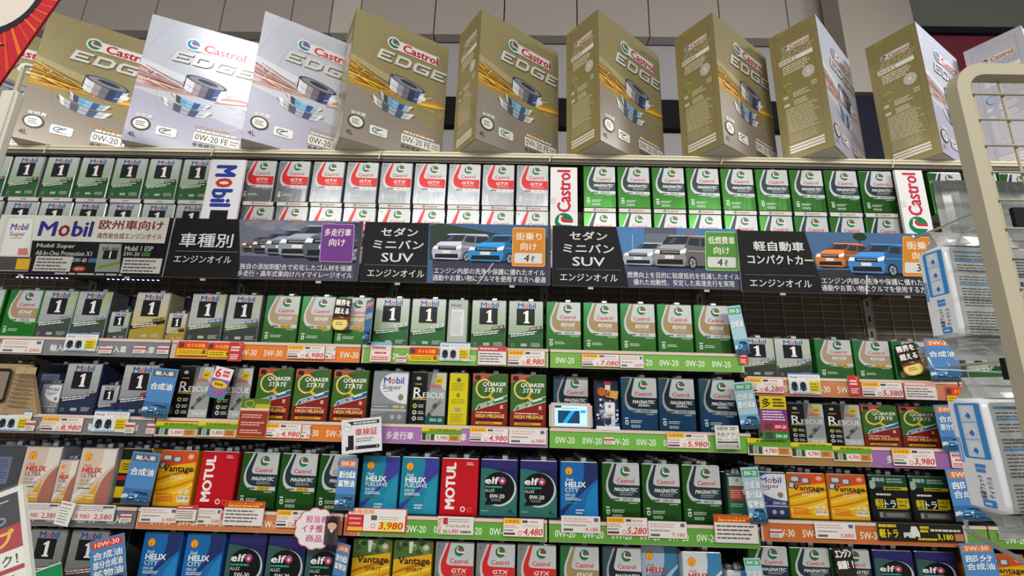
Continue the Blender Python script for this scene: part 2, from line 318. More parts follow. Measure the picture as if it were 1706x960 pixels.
def vantage(d, hh, kind, grade):
    t = hh/140; sp = kind == 'SPORT'
    d.rect(0, 0, 100, hh, '#eab41a' if sp else '#dca91c'); d.poly([(0, hh), (100, hh), (100, 112*t), (0, 96*t)], '#d8511c' if sp else '#4c6a33')
    if sp:
        for x, y, r in ((20, 122, 14), (48, 118, 12), (10, 102, 10)): d.rr(x-r, y*t-8, x+r, y*t+8, 4, '#5b5b60'); d.rr(x-r+3, y*t-5, x+r-5, y*t+6, 3, '#c9ced4')
    else:
        for i in range(14): d.ell(random.uniform(8, 92), random.uniform(112, 136)*t, 9, 6*t, random.choice(['#35532a', '#6a8a4c', '#9fb887', '#26401e']), 8)
        d.poly([(38, hh), (50, hh), (47, 112*t), (40, 112*t)], '#cfd8d2')
    d.ell(84, 126*t, 8, 7*t, '#e8d8c8', 14); d.ring(84, 126*t, 6, 5*t, 1.5, '#c2523a' if sp else '#55624a')
    for i in range(4): d.poly(bez((0, (20+i*14)*t), (50, (20+i*20)*t), (100, (52+i*12)*t))+bez((100, (57+i*12)*t), (52, (30+i*20)*t), (0, (25+i*14)*t)), ('#f6d44a', '#c98412', '#f3c93a', '#b97010')[i])
    d.text('Vantage', 54, 92*t, 22*t, '#1b1714', w=84, bold=.06); d.text(kind, 56, 73*t, 9*t, '#e9e3da' if sp else '#3a2c12', w=44, bold=.02)
    d.rect(64, 10*t, 98, 26*t, '#efe6c8'); d.text(grade, 81, 20*t, 8*t, '#1b1714', w=30, bold=.04); d.ell(72, 36*t, 7, 7*t, '#ded6bc', 12); d.ell(88, 36*t, 7, 7*t, '#ded6bc', 12)
    d.greek(6, 10*t, 50, 22*t, 4, '#d9591c', t=.55)
def keitora(d, hh):
    t = hh/140
    d.rect(0, 0, 100, hh, '#141512'); d.rect(0, 104*t, 100, hh, '#1d4a33'); d.text('業務用', 24, 128*t, 13*t, '#cfe0d4', w=32, bold=.03); d.greek(46, 118*t, 48, 16*t, 2, '#8fae9c', t=.7)
    d.rect(36, 96*t, 100, 106*t, '#c7b421'); d.greek(40, 98*t, 56, 6*t, 1, '#2c2a10', t=.7); d.ell(6, 112*t, 10, 14*t, '#a9b7ae', 12)
    d.greek(14, 78*t, 52, 7*t, 1, '#dcdcd4', t=.8)
    d.text('軽', 20, 54*t, 28*t, '#e5cf22', w=24, bold=.04); d.text('トラ', 48, 52*t, 24*t, '#f2f2ee', w=30, bold=.05); d.rect(66, 40*t, 98, 70*t, '#d9c322'); d.text('5W-30', 82, 60*t, 10*t, '#24220c', w=27, bold=.04); d.greek(69, 44*t, 26, 8*t, 1, '#57500f', t=.7)
    d.rect(10, 36*t, 92, 38.5*t, '#c7b421'); d.rr(14, 8*t, 94, 28*t, 3, '#4b4d50'); d.rect(16, 10*t, 24, 26*t, '#8a9a86'); d.greek(34, 12*t, 52, 12*t, 3, '#a9acae')
def side_label(d, hh, bg, ink, head=None):
    t = hh/140
    d.rect(0, 0, 62, hh, bg)
    if head: mobil(d, 8, 124*t, 32, 8*t, blue='#3c4248', red='#3c4248'); d.rect(10, 34*t, 52, 112*t, '#d3d7da'); d.greek(13, 40*t, 34, 66*t, 14, '#8d9296', t=.3)
    else:
        d.ell(31, 122*t, 8, 6*t, '#4a4f5c', 12); d.greek(8, 92*t, 46, 22*t, 5, ink, t=.4); d.ell(31, 80*t, 6, 7*t, ink, 10); d.greek(8, 56*t, 46, 14*t, 3, ink, t=.4); d.rr(20, 34*t, 42, 46*t, 3, '#a9a878'); d.greek(8, 6*t, 46, 24*t, 5, ink, t=.4)
def smallgr(d, hh):
    t = hh/140
    d.rect(0, 0, 100, hh, '#2b6a4c'); d.rect(8, 108*t, 92, 134*t, '#d5dbd8'); castrol_mark(d, 50, 124*t, 8); d.rect(8, 66*t, 92, 104*t, '#b8463c'); d.greek(14, 72*t, 60, 26*t, 4, '#e9c9c0', t=.4); d.ell(82, 92*t, 8, 9*t, '#d8d8d4', 10); d.greek(10, 46*t, 70, 12*t, 2, '#bfd2c8', t=.4); d.greek(10, 10*t, 60, 20*t, 3, '#9fbfb0', t=.35)
def darkback(d, hh, bg='#1d2233'):
    d.rect(0, 0, 100, hh, bg); d.rr(14, hh*.3, 70, hh*.8, 3, '#6d7794'); d.greek(18, hh*.34, 46, hh*.42, 9, '#3c4663', t=.35)
DES = {   # key: (draw, side colour, description)
 'm1g': (lambda d, h: mobil1(d, h, '#bcc1bf', '#86a878', '#2c5f30', '#1c4a22', '0W-20', '#4a3a22'), '#a9b0ae', 'green-silver oil can with numeral panel'),
 'm1g3': (lambda d, h: mobil1(d, h, '#c3c8c6', '#8fb080', '#2c6634', '#1c4a22', '0W-30', '#d8dcda'), '#a9b0ae', 'green-silver can with pale grade strip'),
 'm1e': (lambda d, h: mobil1(d, h, '#b9bdba', '#8d9590', '#454a48', '#2f5a22', '5W-30', '#a5abb8', hi='#a9b88e'), '#8f9694', 'grey numeral can with green flash'),
 'm1s': (lambda d, h: mobil1(d, h, '#c2c5c3', '#9ba19b', '#3b4039', '#4a6a2c', '5W-30', '#5a62a0', hi='#b7bda8'), '#9aa09e', 'grey numeral can with purple strip'),
 'm1o': (lambda d, h: mobil1(d, h, '#c6c5b8', '#b7a65a', '#a8922c', '#1c1c16', '0W-40', '#8a8250'), '#a29a7a', 'silver-gold can with numeral panel'),
 'm1b': (lambda d, h: mobil1(d, h, '#b9bbb8', '#79808c', '#27314f', '#1d2544', '5W-40', '#a8aaa2'), '#2a304a', 'grey-navy oil can with numeral panel'),
 'm1w': (lambda d, h: mobil1(d, h, '#b9bbb8', '#79808c', '#27314f', '#1d2544', '0W-40', '#b0462e'), '#2a304a', 'grey-navy can with red grade strip'),
 'm1d': (lambda d, h: mobil1(d, h, '#8d908e', '#6f7472', '#4c514f', '#6c1f22', '10W-30', '#8a8e8c'), '#4b4f50', 'dull grey numeral can, maroon stripe'),
 'gtx': (lambda d, h: castrol(d, h, '#9a9ea3', '#8c9197', '#cf2a2a', 'GTX', '0W-20', '#e8e8e6'), '#b4b8bb', 'silver oil can with red curved band'),
 'mag': (lambda d, h: castrol(d, h, '#36702f', '#30692a', '#24383f', 'MAGNATEC', '0W-20', None, oil=True), '#32702c', 'green oil can with navy curved band'),
 'mag5': (lambda d, h: castrol(d, h, '#36702f', '#30692a', '#24383f', 'MAGNATEC', '5W-30', '#e0b020', oil=True), '#32702c', 'green can, navy band, yellow grade'),
 'hyb': (lambda d, h: castrol(d, h, '#43626e', '#2a5480', '#1b2b34', 'MAGNATEC', '0W-20', None, edge='#9aa4ac', name2='HYBRID', oil=True), '#2f5f7c', 'blue oil can with dark curved band'),
 'edg': (lambda d, h: castrol(d, h, '#3f8250', '#467c38', '#a08a60', 'EDGE', '0W-20', None), '#2f9040', 'green oil can with tan curved band'),
 'edg5': (lambda d, h: castrol(d, h, '#4a8a58', '#457c3c', '#ac977a', 'EDGE', '5W-30', '#d8a828'), '#3a9a44', 'green can, tan band, yellow grade'),
 'edg4': (lambda d, h: castrol(d, h, '#3c9a3a', '#2f8f34', '#a88f6c', 'EDGE', '5W-40', None), '#3f9a3c', 'bright green oil can with tan band'),
 'qk5': (lambda d, h: quaker(d, h, '5W-30', '#1f5f9c'), '#35451f', 'green-red can with blue diagonal ribbon'),
 'qk0': (lambda d, h: quaker(d, h, '0W-20', '#2a7a44'), '#35451f', 'green-red can with green diagonal ribbon'),
 'res': (lambda d, h: rescue(d, h, '5W-30'), '#17181a', 'black-grey can with engine picture'),
 'resg': (lambda d, h: rescue(d, h, '0W-20', '#0f5a50'), '#0f4a42', 'black-grey oil can with teal foot'),
 'msu': (lambda d, h: msuper(d, h, '#8b9096', '#777c82', '0W-20'), '#6a6f76', 'grey oil can with pale cloud shape'),
 'msb': (lambda d, h: msuper(d, h, '#3d4a78', '#2b3660', '5W-30', '#46548a'), '#2a3358', 'navy oil can with pale cloud shape'),
 'hxu': (lambda d, h: helix(d, h, '#d8c3b2', '#e6ddd2', '#b0705f', 'ULTRA', '#8a6a5a', '5W-30'), '#8d8f98', 'cream oil can with copper wave'),
 'hxf': (lambda d, h: helix(d, h, '#1e86a4', '#3f3f9c', '#2492b4', 'FUELSAVE', '#eef4f6', '0W-20'), '#1d6f96', 'teal oil can with purple wave'),
 'hxc': (lambda d, h: helix(d, h, '#1a6cb4', '#23346c', '#1f86c8', 'CITY', '#eef4f6', '0W-20'), '#1a5ea4', 'blue oil can with navy wave'),
 'hxh': (lambda d, h: helix(d, h, '#a9c0d4', '#3f7ea8', '#2f6c98', 'HYBRID', '#8899aa', '0W-16'), '#9db4c8', 'pale blue oil can with darker wave'),
 'hxw': (lambda d, h: helix(d, h, '#d3d9dc', '#3f88b4', '#2b6f9c', 'HX7', '#9aa', '10W-40'), '#c4ccd0', 'white oil can with blue corner'),
 'mot': (lambda d, h: motul(d, h), '#b01020', 'red can with upright white lettering'),
 'elf': (lambda d, h: elf(d, h, '0W-20'), '#1d1d50', 'navy-teal oil can with black shield'),
 'elf5': (lambda d, h: elf(d, h, '5W-30', '#355f58'), '#1d1d4a', 'dark navy oil can with black shield'),
 'vsp': (lambda d, h: vantage(d, h, 'SPORT', '5W-30'), '#c98a14', 'yellow-orange oil can with pistons'),
 'vst': (lambda d, h: vantage(d, h, 'SPIRIT', '5W-30'), '#8a8a2c', 'yellow oil can with leafy green top'),
 'kei': (lambda d, h: keitora(d, h), '#141512', 'black oil can with yellow lettering'),
 'sdm': (lambda d, h: side_label(d, h, '#aab4ac', '#555', True), '#8ab07c', 'silver oil can turned sideways'),
 'sdy': (lambda d, h: side_label(d, h, '#d9cb18', '#8c8214'), '#b8ac18', 'yellow oil can turned sideways'),
 'sgr': (lambda d, h: smallgr(d, h), '#2a4f42', 'small green can with red panel'),
 'ylb': (lambda d, h: (d.rect(0, 0, 100, h, '#1c1a18'), d.rect(0, h*.1, 100, h*.3, '#d8b81c'), d.rect(0, h*.55, 100, h*.8, '#c9a81c'), d.rect(0, h*.42, 100, h*.5, '#a82a24'), d.greek(10, h*.6, 70, h*.14, 3, '#3a2f10')), '#c9a81c', 'black-and-yellow oil can'),
 'dkb': (lambda d, h: darkback(d, h), '#1d2233', 'dark navy oil can showing its back'),
 'gyb': (lambda d, h: darkback(d, h, '#4a4d52'), '#44474c', 'grey oil can showing its back text'),
}
STEEL = mat('#a9acac', 's'); TIN = mat('#8f9394', 's'); CHROME = mat('#d4d6d8', 's')
_cache = {}
def can_meshes(key, W, H, Dp):
    k = (key, W, H, Dp)
    if k in _cache: return _cache[k]
    fn, side, _ = DES[key]; sm = mat(side, 'f' if key[:3] in ('gtx', 'mag', 'hyb', 'edg', 'm1g', 'm1e', 'm1s') else 'm')
    r = .007; b = B(); prof = [(.0015, 0), (0, .003), (0, H-.003), (.0012, H), (.004, H), (.005, H-.004)]; n = 4; v = []
    for ins, z in prof:
        rr = max(r-ins, .002); hw, hd = W/2-ins, Dp/2-ins
        for cx, cy, a in ((hw-rr, hd-rr, 0), (-hw+rr, hd-rr, 90), (-hw+rr, -hd+rr, 180), (hw-rr, -hd+rr, 270)):
            for i in range(n): t = math.radians(a+90*i/(n-1)); v.append((cx+rr*math.cos(t), Dp/2+cy+rr*math.sin(t), z))
    N = 4*n; f = [(i*N+j, i*N+(j+1) % N, (i+1)*N+(j+1) % N, (i+1)*N+j) for i in range(len(prof)-1) for j in range(N)]
    cut = 3*N
    b.add(v, f[:cut-N], sm); b.v = b.v; base = 0
    b.f += f[cut-N:]; b.m += [b.mi(TIN)]*len(f[cut-N:])
    b.f.append(tuple(5*N+j for j in range(N))); b.m.append(b.mi(TIN)); b.f.append(tuple(range(N))[::-1]); b.m.append(b.mi(TIN))
    body = b.mesh('can_body'); body['w'] = W
    wu = 62 if key[:2] == 'sd' else 100; sc = (W-.006)/wu; hh = (H-.008)/sc
    d = D(sc, 'm', ox=-wu/2, oy=.004/sc); d.clip = (wu, hh); fn(d, hh); lab = d.mesh('front_label')
    c = B(); cr = min(.021, W*.16)
    c.lathe([(cr, 0), (cr, .012), (cr*.9, .015), (cr*.6, .0155)], mat('#7d8082' if side[1] != '1' and side[1] != '2' else '#2c2c5c' if key[:3] == 'elf' else '#4c4f50', 'b'), 14)
    cap = c.mesh('screw_cap', False)
    g = B(); q = .011 if W > .12 else .007; L = Dp*.55
    pr = [(-L/2, 0), (-L/2, .016), (-L/2+.01, .021), (L/2-.01, .021), (L/2, .016), (L/2, 0)]
    for (y0, z0), (y1, z1) in zip(pr, pr[1:]):
        dy, dz = y1-y0, z1-z0; l = math.hypot(dy, dz); ny, nz = -dz/l*.0015, dy/l*.0015
        vv = [(x, y+s*ny, z+s*nz) for x in (-q, q) for y, z in ((y0, z0), (y1, z1)) for s in (-1, 1)]
        g.add(vv, [(0, 1, 3, 2), (4, 6, 7, 5), (0, 4, 5, 1), (2, 3, 7, 6), (0, 2, 6, 4), (1, 5, 7, 3)], CHROME)
    hnd = g.mesh('handle')
    _cache[k] = (body, lab, cap, hnd); return _cache[k]
ORD = 'first second third fourth fifth sixth seventh eighth ninth tenth eleventh twelfth'.split()
def can(key, X, Y, Z, row, W=.166, H=.234, Dp=.105, rz=0, front=True, desc=None, group=None, label=None):
    body, lab, cap, hnd = can_meshes(key, W, H, Dp)
    o = link('oil_can', body, None, (X, Y, Z), (0, 0, rz))
    if front: link('front_label', lab, o)
    if row != '2l': link('screw_cap', cap, o, (-W*.24, Dp*.5, H-.004)); link('handle', hnd, o, (W*.14, Dp*.5, H-.004))
    o['design'] = key
    if label: tag(o, label, 'oil can', group)
    else: tag(o, desc or DES[key][2], 'oil can', group or 'oil cans '+ROWS[row], row=row)
    return o
ROWS = {'2u': 'in upper tier above banners', '2l': 'in lower tier above banners', '3': 'on shelf below banners', '4': 'on second shelf below banners',
        '5': 'on third shelf below banners', '6': 'on lowest shelf', 'q5': 'third shelf', 'q6': 'lowest shelf', 'c3': 'on rail just below banners', 'c4': 'on second rail below banners', 'c5': 'on third rail below banners'}
# ------------------------------------------------------------------ the room
WY = 3.75
grey = mat('#7d7a76', 'd'); dk = mat('#15161c', 'd'); pale = mat('#96918f', 'd')
def slab(name, x0, y0, z0, x1, y1, z1, m): b = B(); b.box(x0, y0, z0, x1, y1, z1, m); return struct(b.obj(name))
slab('floor', -6, -4, -.06, 6, WY+.3, 0, mat('#9a9690', 'd'))
slab('ceiling', -6, -4, 6.0, 6, WY+.3, 6.06, mat('#b9b6ae', 'd'))
wall = slab('wall_back', -6, WY+.1, 0, 6, WY+.2, 6, mat('#a8a4a8', 'd'))
def px_x(px, py, Y): return at(px, py, Y).x
zb = at(853, 61, WY).z
cuts = [-6]+[px_x(p, 30, WY) for p in (10, 140, 260, 372, 487, 553, 601, 725, 840, 961, 1080, 1197, 1310, 1399)]
for i in range(len(cuts)-1):
    light = abs(cuts[i]-px_x(553, 30, WY)) < .01
    b = B(); b.box(cuts[i]+.006, 0, zb, cuts[i+1]-.006, .1, 6, mat('#c2bbb4' if light else '#aca49c', 'd')); o = b.obj('wall_panel', wall, (0, WY-.02, 0))
for z0, z1, m in ((at(853, 207, WY).z, at(853, 160, WY).z, dk),):
    struct(slab('trim_1', -6, WY+.02, z0, 6, WY+.1, z1, m))
xa, xb = px_x(1399, 20, WY-.3), px_x(1519, 20, WY-.3)
slab('wall_column', xa, WY-.3, at(1430, 153, WY-.3).z, xb, WY-.1, 6, mat('#a29a90', 'd'))
slab('trim_2', xa, WY-.25, at(1430, 300, WY).z, xb+.12, WY-.14, at(1430, 153, WY-.3).z, mat('#1c1d2c', 'd'))
b = B(); b.box(xb+.05, WY-.1, at(1600, 47, WY-.1).z, 6, WY-.02, 6, mat('#6f716b', 'd')); b.obj('wall_panel', wall)
b = B(); b.box(xb+.05, WY-.12, at(1600, 57, WY-.1).z, 6, WY-.02, at(1600, 47, WY-.1).z, dk); b.obj('wall_rail', wall)
b = B(); b.box(xb+.05, WY-.08, at(1600, 250, WY-.1).z, 6, WY-.02, at(1600, 57, WY-.1).z, mat('#7a2f3c', 'd')); b.obj('maroon_panel', wall)
# lamps on the ceiling, outside the frame
# ------------------------------------------------------------------ gondola
BX = [-3.32, -2.45, -1.59, -.715, .136, 1.007, 1.93, 2.82]
YB, YS, YC, YR = 2.58, 2.15, 2.17, 2.125     # back, shelf front, can face, face of the price rail
CREAM = mat('#e2dbc2', 'p'); IVORY = mat('#ddd8c4', 'p'); BLACKM = mat('#1b1b1d', 'p'); CLEAR = mat('#cfc0b8', 'g')
SZ = {'2': .71, '3': .243, '4': -.098, '5': -.466, '6': -.80}; SE = {'2': .71, '3': .145, '4': -.139, '5': -.437, '6': -.73}
def zrow(r, X): return (SE if X > BX[5]-.01 else SZ)[r[0]]+ZC
for i, x in enumerate(BX):
    b = B(); b.box(-.02, 0, 0, .02, .05, 2.56, mat('#b4b0a4', 'p'))
    o = b.obj('gondola_upright', None, (x, YB, 0)); b = B()
    for k in range(26): b.box(-.004, -.002, .4+k*.085, .004, 0, .43+k*.085, BLACKM)
    q = b.obj('slot', o); q['kind'] = 'stuff'
    tag(o, 'grey slotted steel upright behind the shelving', 'upright', 'shelving uprights', row='up')
for i in range(len(BX)-1):
    b = B(); b.box(BX[i]+.022, .02, .2, BX[i+1]-.022, .03, 2.56, mat('#7a6c5e', 'p')); o = b.obj('back_panel', None, (0, YB, 0))
    b = B(); n = 8
    for k in range(n+1):
        x = BX[i]+.03+(BX[i+1]-BX[i]-.06)*k/n; b.box(x-.0018, .008, .25, x+.0018, .0115, 2.54, mat('#b8b0a0', 'p'))
    z = .3
    while z < 2.5: b.box(BX[i]+.02, .0115, z-.0018, BX[i+1]-.02, .015, z+.0018, mat('#b8b0a0', 'p')); z += .04
    q = b.obj('wire_grid', o); q['kind'] = 'stuff'
    tag(o, 'dark backing panel with wire grid behind the shelves', 'back panel', 'backing panels', row='bp')
b = B(); b.box(BX[0], 2.2, 0, BX[-1], 2.575, .14, mat('#55524c', 'p')); tag(b.obj('plinth_unit'), 'grey plinth under the oil shelving', 'plinth')
def strip(parent, x0, x1, z, h, col, txt, tcol='#e4efdd', n=None, slant=0, ph=0):
    b = B(); b.box(x0, YR-.0012, z, x1, YR, z+h, mat(col, 'p')); o = b.obj('price_strip', parent)
    W = (x1-x0)*1000; H = h*1000; step = {'輸入車': 130, '多走行車': 230}.get(txt, 116); x = 20+ph
    while txt and x+step*.8 < W:
        if txt not in _cache:
            d = D(.001, 'p', off=.0016); d.text(txt, 0, 0, H*(.42 if txt[0] in '0125' else .5), tcol, w=step*.72 if step < 200 else 120, bold=.03); _cache[txt] = d.mesh('strip_word')
        link('strip_word', _cache[txt], o, (x0+(x+step*.4)/1000, YR, z+h*.48)); x += step
    return o
SEG = {  # row: [(px0, px1, py, colour, text)]
 '3': [(-90, 293, 576, '#7d7e86', '輸入車'), (293, 604, 588, '#e07c34', '5W-30'), (606, 911, 597, '#74ad4e', '0W-20'), (914, 1236, 604, '#74ad4e', '0W-20'), (1241, 1604, 652, '#c9835a', '5W-30'), (1612, 1760, 660, '#7aa84e', '0W-20')],
 '4': [(-90, 256, 706, '#77777f', '輸入車'), (258, 600, 717, '#d9772c', '5W-30'), (604, 911, 727, '#a56fb0', '多走行車'), (914, 1246, 733, '#6fae46', '0W-20'), (1247, 1448, 752, '#a07a4a', ''), (1449, 1600, 760, '#9a68a6', '多走行車'), (1612, 1770, 768, '#7aa84e', '0W-20')],
 '5': [(-90, 228, 856, '#6d6d74', '輸入車'), (230, 597, 862, '#c97a4c', '5W-30'), (600, 909, 875, '#5fa040', '0W-20'), (912, 1268, 880, '#5fa040', '0W-20'), (1272, 1606, 885, '#c46a34', '5W-30'), (1612, 1780, 892, '#6c9c40', '0W-20')],
 '6': []}
RH = .066
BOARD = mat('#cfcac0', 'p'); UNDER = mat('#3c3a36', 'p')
for r in '23456':
    for i in range(len(BX)-1):
        z = zrow(r, (BX[i]+BX[i+1])/2); x0, x1 = BX[i]+.004, BX[i+1]-.004
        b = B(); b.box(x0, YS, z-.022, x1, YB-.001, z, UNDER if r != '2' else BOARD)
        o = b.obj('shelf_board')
        b = B(); b.box(x0, YR, z-.012-RH, x1, YR+.004, z-.008, mat('#c9b7ab', 'g')); b.box(x0, YR, z-.012, x1, YS, z-.006, mat('#c9b7ab', 'g')); b.box(x0, YR-.002, z-.009, x1, YR+.003, z+.004, mat('#d8c2b6', 'g')); b.obj('price_rail', o)
        b = B()
        for xx in (x0+.03, x1-.034):
            vv = [(xx+s, y, zz) for s in (0, .004) for y, zz in ((YS+.03, z-.022), (YB-.002, z-.022), (YB-.002, z-.1), (YB-.08, z-.09))]
            b = B(); b.add(vv, [(0, 1, 2, 3), (7, 6, 5, 4), (0, 3, 7, 4), (2, 1, 5, 6), (3, 2, 6, 7), (1, 0, 4, 5)], mat('#8a867c', 'p')); b.obj('bracket', o)
        for p0, p1, py, col, txt in SEG.get(r, []):
            m0 = x_at(p0, YR, z-.04); m1 = x_at(p1, YR, z-.04)
            a0, a1 = max(m0, x0), min(m1, x1)
            if a1-a0 > .03 and (m0+m1)/2 < 9: strip(o, a0, a1, z-.010-RH, RH-.001, col, txt, ph=17*(i % 4))
        tag(o, 'steel shelf with a coloured price rail, '+{'2': 'tier hidden behind banners', '3': 'just below banners', '4': 'second below banners', '5': 'third below banners', '6': 'lowest of all'}[r], 'shelf', 'price rail shelves', row='s'+r)
# top shelf
TX = [-3.39, -2.505, -1.616, -.737, .146, 1.024, 1.888, 2.77]; TZ = ZC+1.268
for i in range(len(TX)-1):
    x0, x1 = TX[i]+.001, TX[i+1]-.001
    b = B(); b.box(x0, 2.2, TZ-.018, x1, 2.66, TZ, CREAM); o = b.obj('top_shelf_board')
    b = B(); b.box(x0, 2.195, TZ-.026, x1, 2.2005, TZ-.0005, CREAM); b.box(x0, 2.19, TZ-.012, x1, 2.1955, TZ-.006, CREAM); b.obj('front_lip', o)
    b = B(); n = 110
    for k in range(n): xx = x0+(x1-x0)*(k+.5)/n; b.box(xx-.0025, 2.204, TZ-.044, xx+.0025, 2.208, TZ-.018, mat('#8f8a7c', 'p'))
    q = b.obj('toothed_edge', o); q['kind'] = 'stuff'
    b = B(); b.box(x0, 2.21, TZ-.052, x1, 2.655, TZ-.046, mat('#5d584e', 's')); b.obj('under_plate', o)
    b = B(); b.tube([(x1-.004, 2.187, TZ-.002), (x1-.004, 2.184, TZ-.02), (x1-.012, 2.19, TZ-.05)], .003, CREAM, 6); b.obj('wire_clip', o)
    tag(o, 'cream top shelf board with toothed edge', 'shelf', 'top shelf boards', row='ts')
# ------------------------------------------------------------------ big display boxes on the top shelf
BW, BS, BH = .537, .235, .777
def box_front(silver):
    d = D(BW/100, 'b', eps=.000022); h = BH/BW*100; d.clip = (100, h)
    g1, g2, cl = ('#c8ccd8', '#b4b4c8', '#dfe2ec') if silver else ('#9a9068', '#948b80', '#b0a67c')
    d.rect(0, 0, 100, h, g1); d.poly([(0, 0), (100, 0), (100, 36), (0, 58)], g2)
    for r in (24, 32, 40, 48, 56): d.ring(62, 66, r*1.1, r, .35, cl, -60, 70)
    for r in (62, 92): d.ring(56, 70, r*.62, r, .3, '#8b8468' if not silver else '#a6aac0', 60, 250)
    d.poly([(0, 92), (60, 78), (60, 74), (0, 80)], cl)
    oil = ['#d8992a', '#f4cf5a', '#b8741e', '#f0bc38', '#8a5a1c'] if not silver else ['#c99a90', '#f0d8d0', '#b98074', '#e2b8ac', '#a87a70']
    rnd = random.Random(3)
    for i in range(46):
        y = 61+rnd.uniform(0, 25); t = rnd.uniform(.15, .75); y2 = 64.5+(y-73)*.12+rnd.uniform(-1.5, 1.5); x1 = rnd.uniform(26, 58); x0 = rnd.choice([0, 0, 0, rnd.uniform(2, 16)])
        d.poly(bez((x0, y), (x1*.45, y*.5+y2*.5+rnd.uniform(-2.5, 2.5)), (x1, y2), 5)+bez((x1, y2-.2), (x1*.45, y*.5+y2*.5-t*1.6), (x0, y-t*2), 5), oil[rnd.randrange(5)])
    for i in range(22): d.ell(rnd.uniform(3, 54), rnd.uniform(62, 90), rnd.uniform(.3, 1), rnd.uniform(.4, 1), oil[1], 8)
    d.poly(bez((70, 66), (86, 72), (100, 69))+bez((100, 66), (84, 62), (68, 60)), oil[0]); d.poly(bez((72, 64), (86, 68), (97, 67))+bez((97, 66), (84, 63), (70, 62)), oil[1])
    for i in range(7): x = rnd.uniform(60, 96); y = rnd.uniform(54, 62); d.line(x, y, x+rnd.uniform(4, 9), y+rnd.uniform(-1, 1.5), .5, oil[1])
    # chrome piston halves
    def half(cx, cy, rx, ry, hh, up):
        sh = ['#3d4250', '#eceff4', '#dfe3ea', '#a9a0a4', '#7a7684', '#39415e', '#4a5a94', '#cfe0f2', '#f2f5f8'] if up else ['#e9edf0', '#c9d4dc', '#4b4f5a', '#6fb0dc', '#8cc4e8', '#3d5e96', '#a7c4dc', '#e6eaee', '#cfd6d8']
        if up == 2: sh, up = ['#f2f4f4', '#eef0f0', '#b9bcc4', '#5b5f6c', '#a9b4c4', '#4f5f80', '#c9ced4', '#f2f3f2', '#f4f4f2'], False
        n = len(sh); rot = -.16
        for i in range(n):
            a0, a1 = -math.pi+math.pi*i/n, -math.pi+math.pi*(i+1)/n; p = []
            for t in (a0, (a0+a1)/2, a1): p.append((rx*math.cos(t), ry*math.sin(t)+hh))
            k = .92 if up else .84
            for t in (a1, (a0+a1)/2, a0): p.append((rx*k*math.cos(t), ry*math.sin(t)))
            d.poly([(cx+x*math.cos(rot)-y*math.sin(rot), cy+x*math.sin(rot)+y*math.cos(rot)) for x, y in p], sh[i])
        d.ell(cx-hh*math.sin(rot), cy+hh*math.cos(rot), rx, ry, '#4a4e5a', 24, rot) if up else None
        if up: d.ell(cx-(hh)*math.sin(rot), cy+hh*math.cos(rot), rx*.86, ry*.8, '#8d9099', 24, rot); d.ell(cx+3, cy+hh+.3, rx*.5, ry*.45, '#3d414c', 16, rot)
        d.ring(cx-hh*.45*math.sin(rot), cy+hh*.45, rx*1.0, ry, .45, '#3f4654', 180, 360, rot=rot)
    half(45, 46.5, 23, 6.5, 8, 2); half(47.5, 54, 18, 5.5, 7.5, False); half(56, 68, 19, 5, 13, True)
    d.ell(74, 70, 4, 3, '#f6f6fa', 10); d.line(66, 66, 84, 74, .6, '#fdfdff')
    # wordmark
    d.poly([(38, 127), (47, 127), (46, 114), (36, 114)], '#8a8a80'); d.rr(37, 115, 88, 126.5, 1, '#ece9e2', sl=.15); d.ell(40, 121.5, 7, 7.4, '#ece9e2', 20)
    castrol_mark(d, 40, 121.5, 5.6, green='#2c8060' if not silver else '#3a86b8', red='#c0485a'); d.text('Castrol', 69, 120.8, 9.6, '#c01f3a' if not silver else '#d2445c', w=39, bold=.1, sl=.1)
    for dx, dy, c in ((.7, -.8, '#6e6a60'), (0, 0, '#dedcd8')):
        t = d.sc; X = 24+dx; Y = 98+dy
        def L(p, x0): d.poly([(x0+a+.28*b, Y+b) for a, b in p], c)
        L([(0, 0), (15, 0), (15, 2.6), (3, 2.6), (3, 4.9), (12, 4.9), (12, 7.2), (3, 7.2), (3, 9.4), (15, 9.4), (15, 12), (0, 12)], X)
        L([(18, 0), (30, 0), (34, 3), (34, 9), (30, 12), (18, 12), (18, 9.2), (29, 9.2), (30.5, 8.3), (30.5, 3.8), (29, 2.8), (21, 2.8), (21, 9.2), (18, 9.2)], X)
        L([(39, 0), (54, 0), (54, 7), (45, 7), (45, 4.8), (50.5, 4.8), (50.5, 2.6), (41, 2.6), (40, 3.6), (40, 8.4), (41, 9.4), (54, 9.4), (54, 12), (39, 12), (36.5, 9.5), (36.5, 2.5)], X)
        L([(57, 0), (72, 0), (72, 2.6), (60, 2.6), (60, 4.9), (69, 4.9), (69, 7.2), (60, 7.2), (60, 9.4), (72, 9.4), (72, 12), (57, 12)], X)
    # small print
    d.text('省燃費', 13, 29.5, 4, '#ecebe6', w=14, bold=.03); d.ell(12, 20.5, 8, 7.2, '#4a4a46', 20); d.ell(12, 20.5, 6.3, 5.6, '#e6e4dc', 20); d.greek(8, 17.5, 8, 6, 3, '#5a5a54', t=.5)
    d.rr(25, 12.5, 42, 22, 1.5, '#e9e9e2'); d.ring(31, 17.5, 4, 3, 1.2, '#3f7a86', 20, 300); d.line(30, 17, 37, 20, 1.2, '#2f4a6a'); d.greek(30, 13.5, 10, 2, 1, '#777')
    d.text('4L', 7, 8, 4.5, '#45423a')
    d.text('TITANIUM', 70, 29.5, 3.4, '#d9a23c' if not silver else '#d8a890', w=30, bold=.02, sl=.2); d.greek(58, 24.6, 38, 3, 1, '#e6e2d8', t=.8)
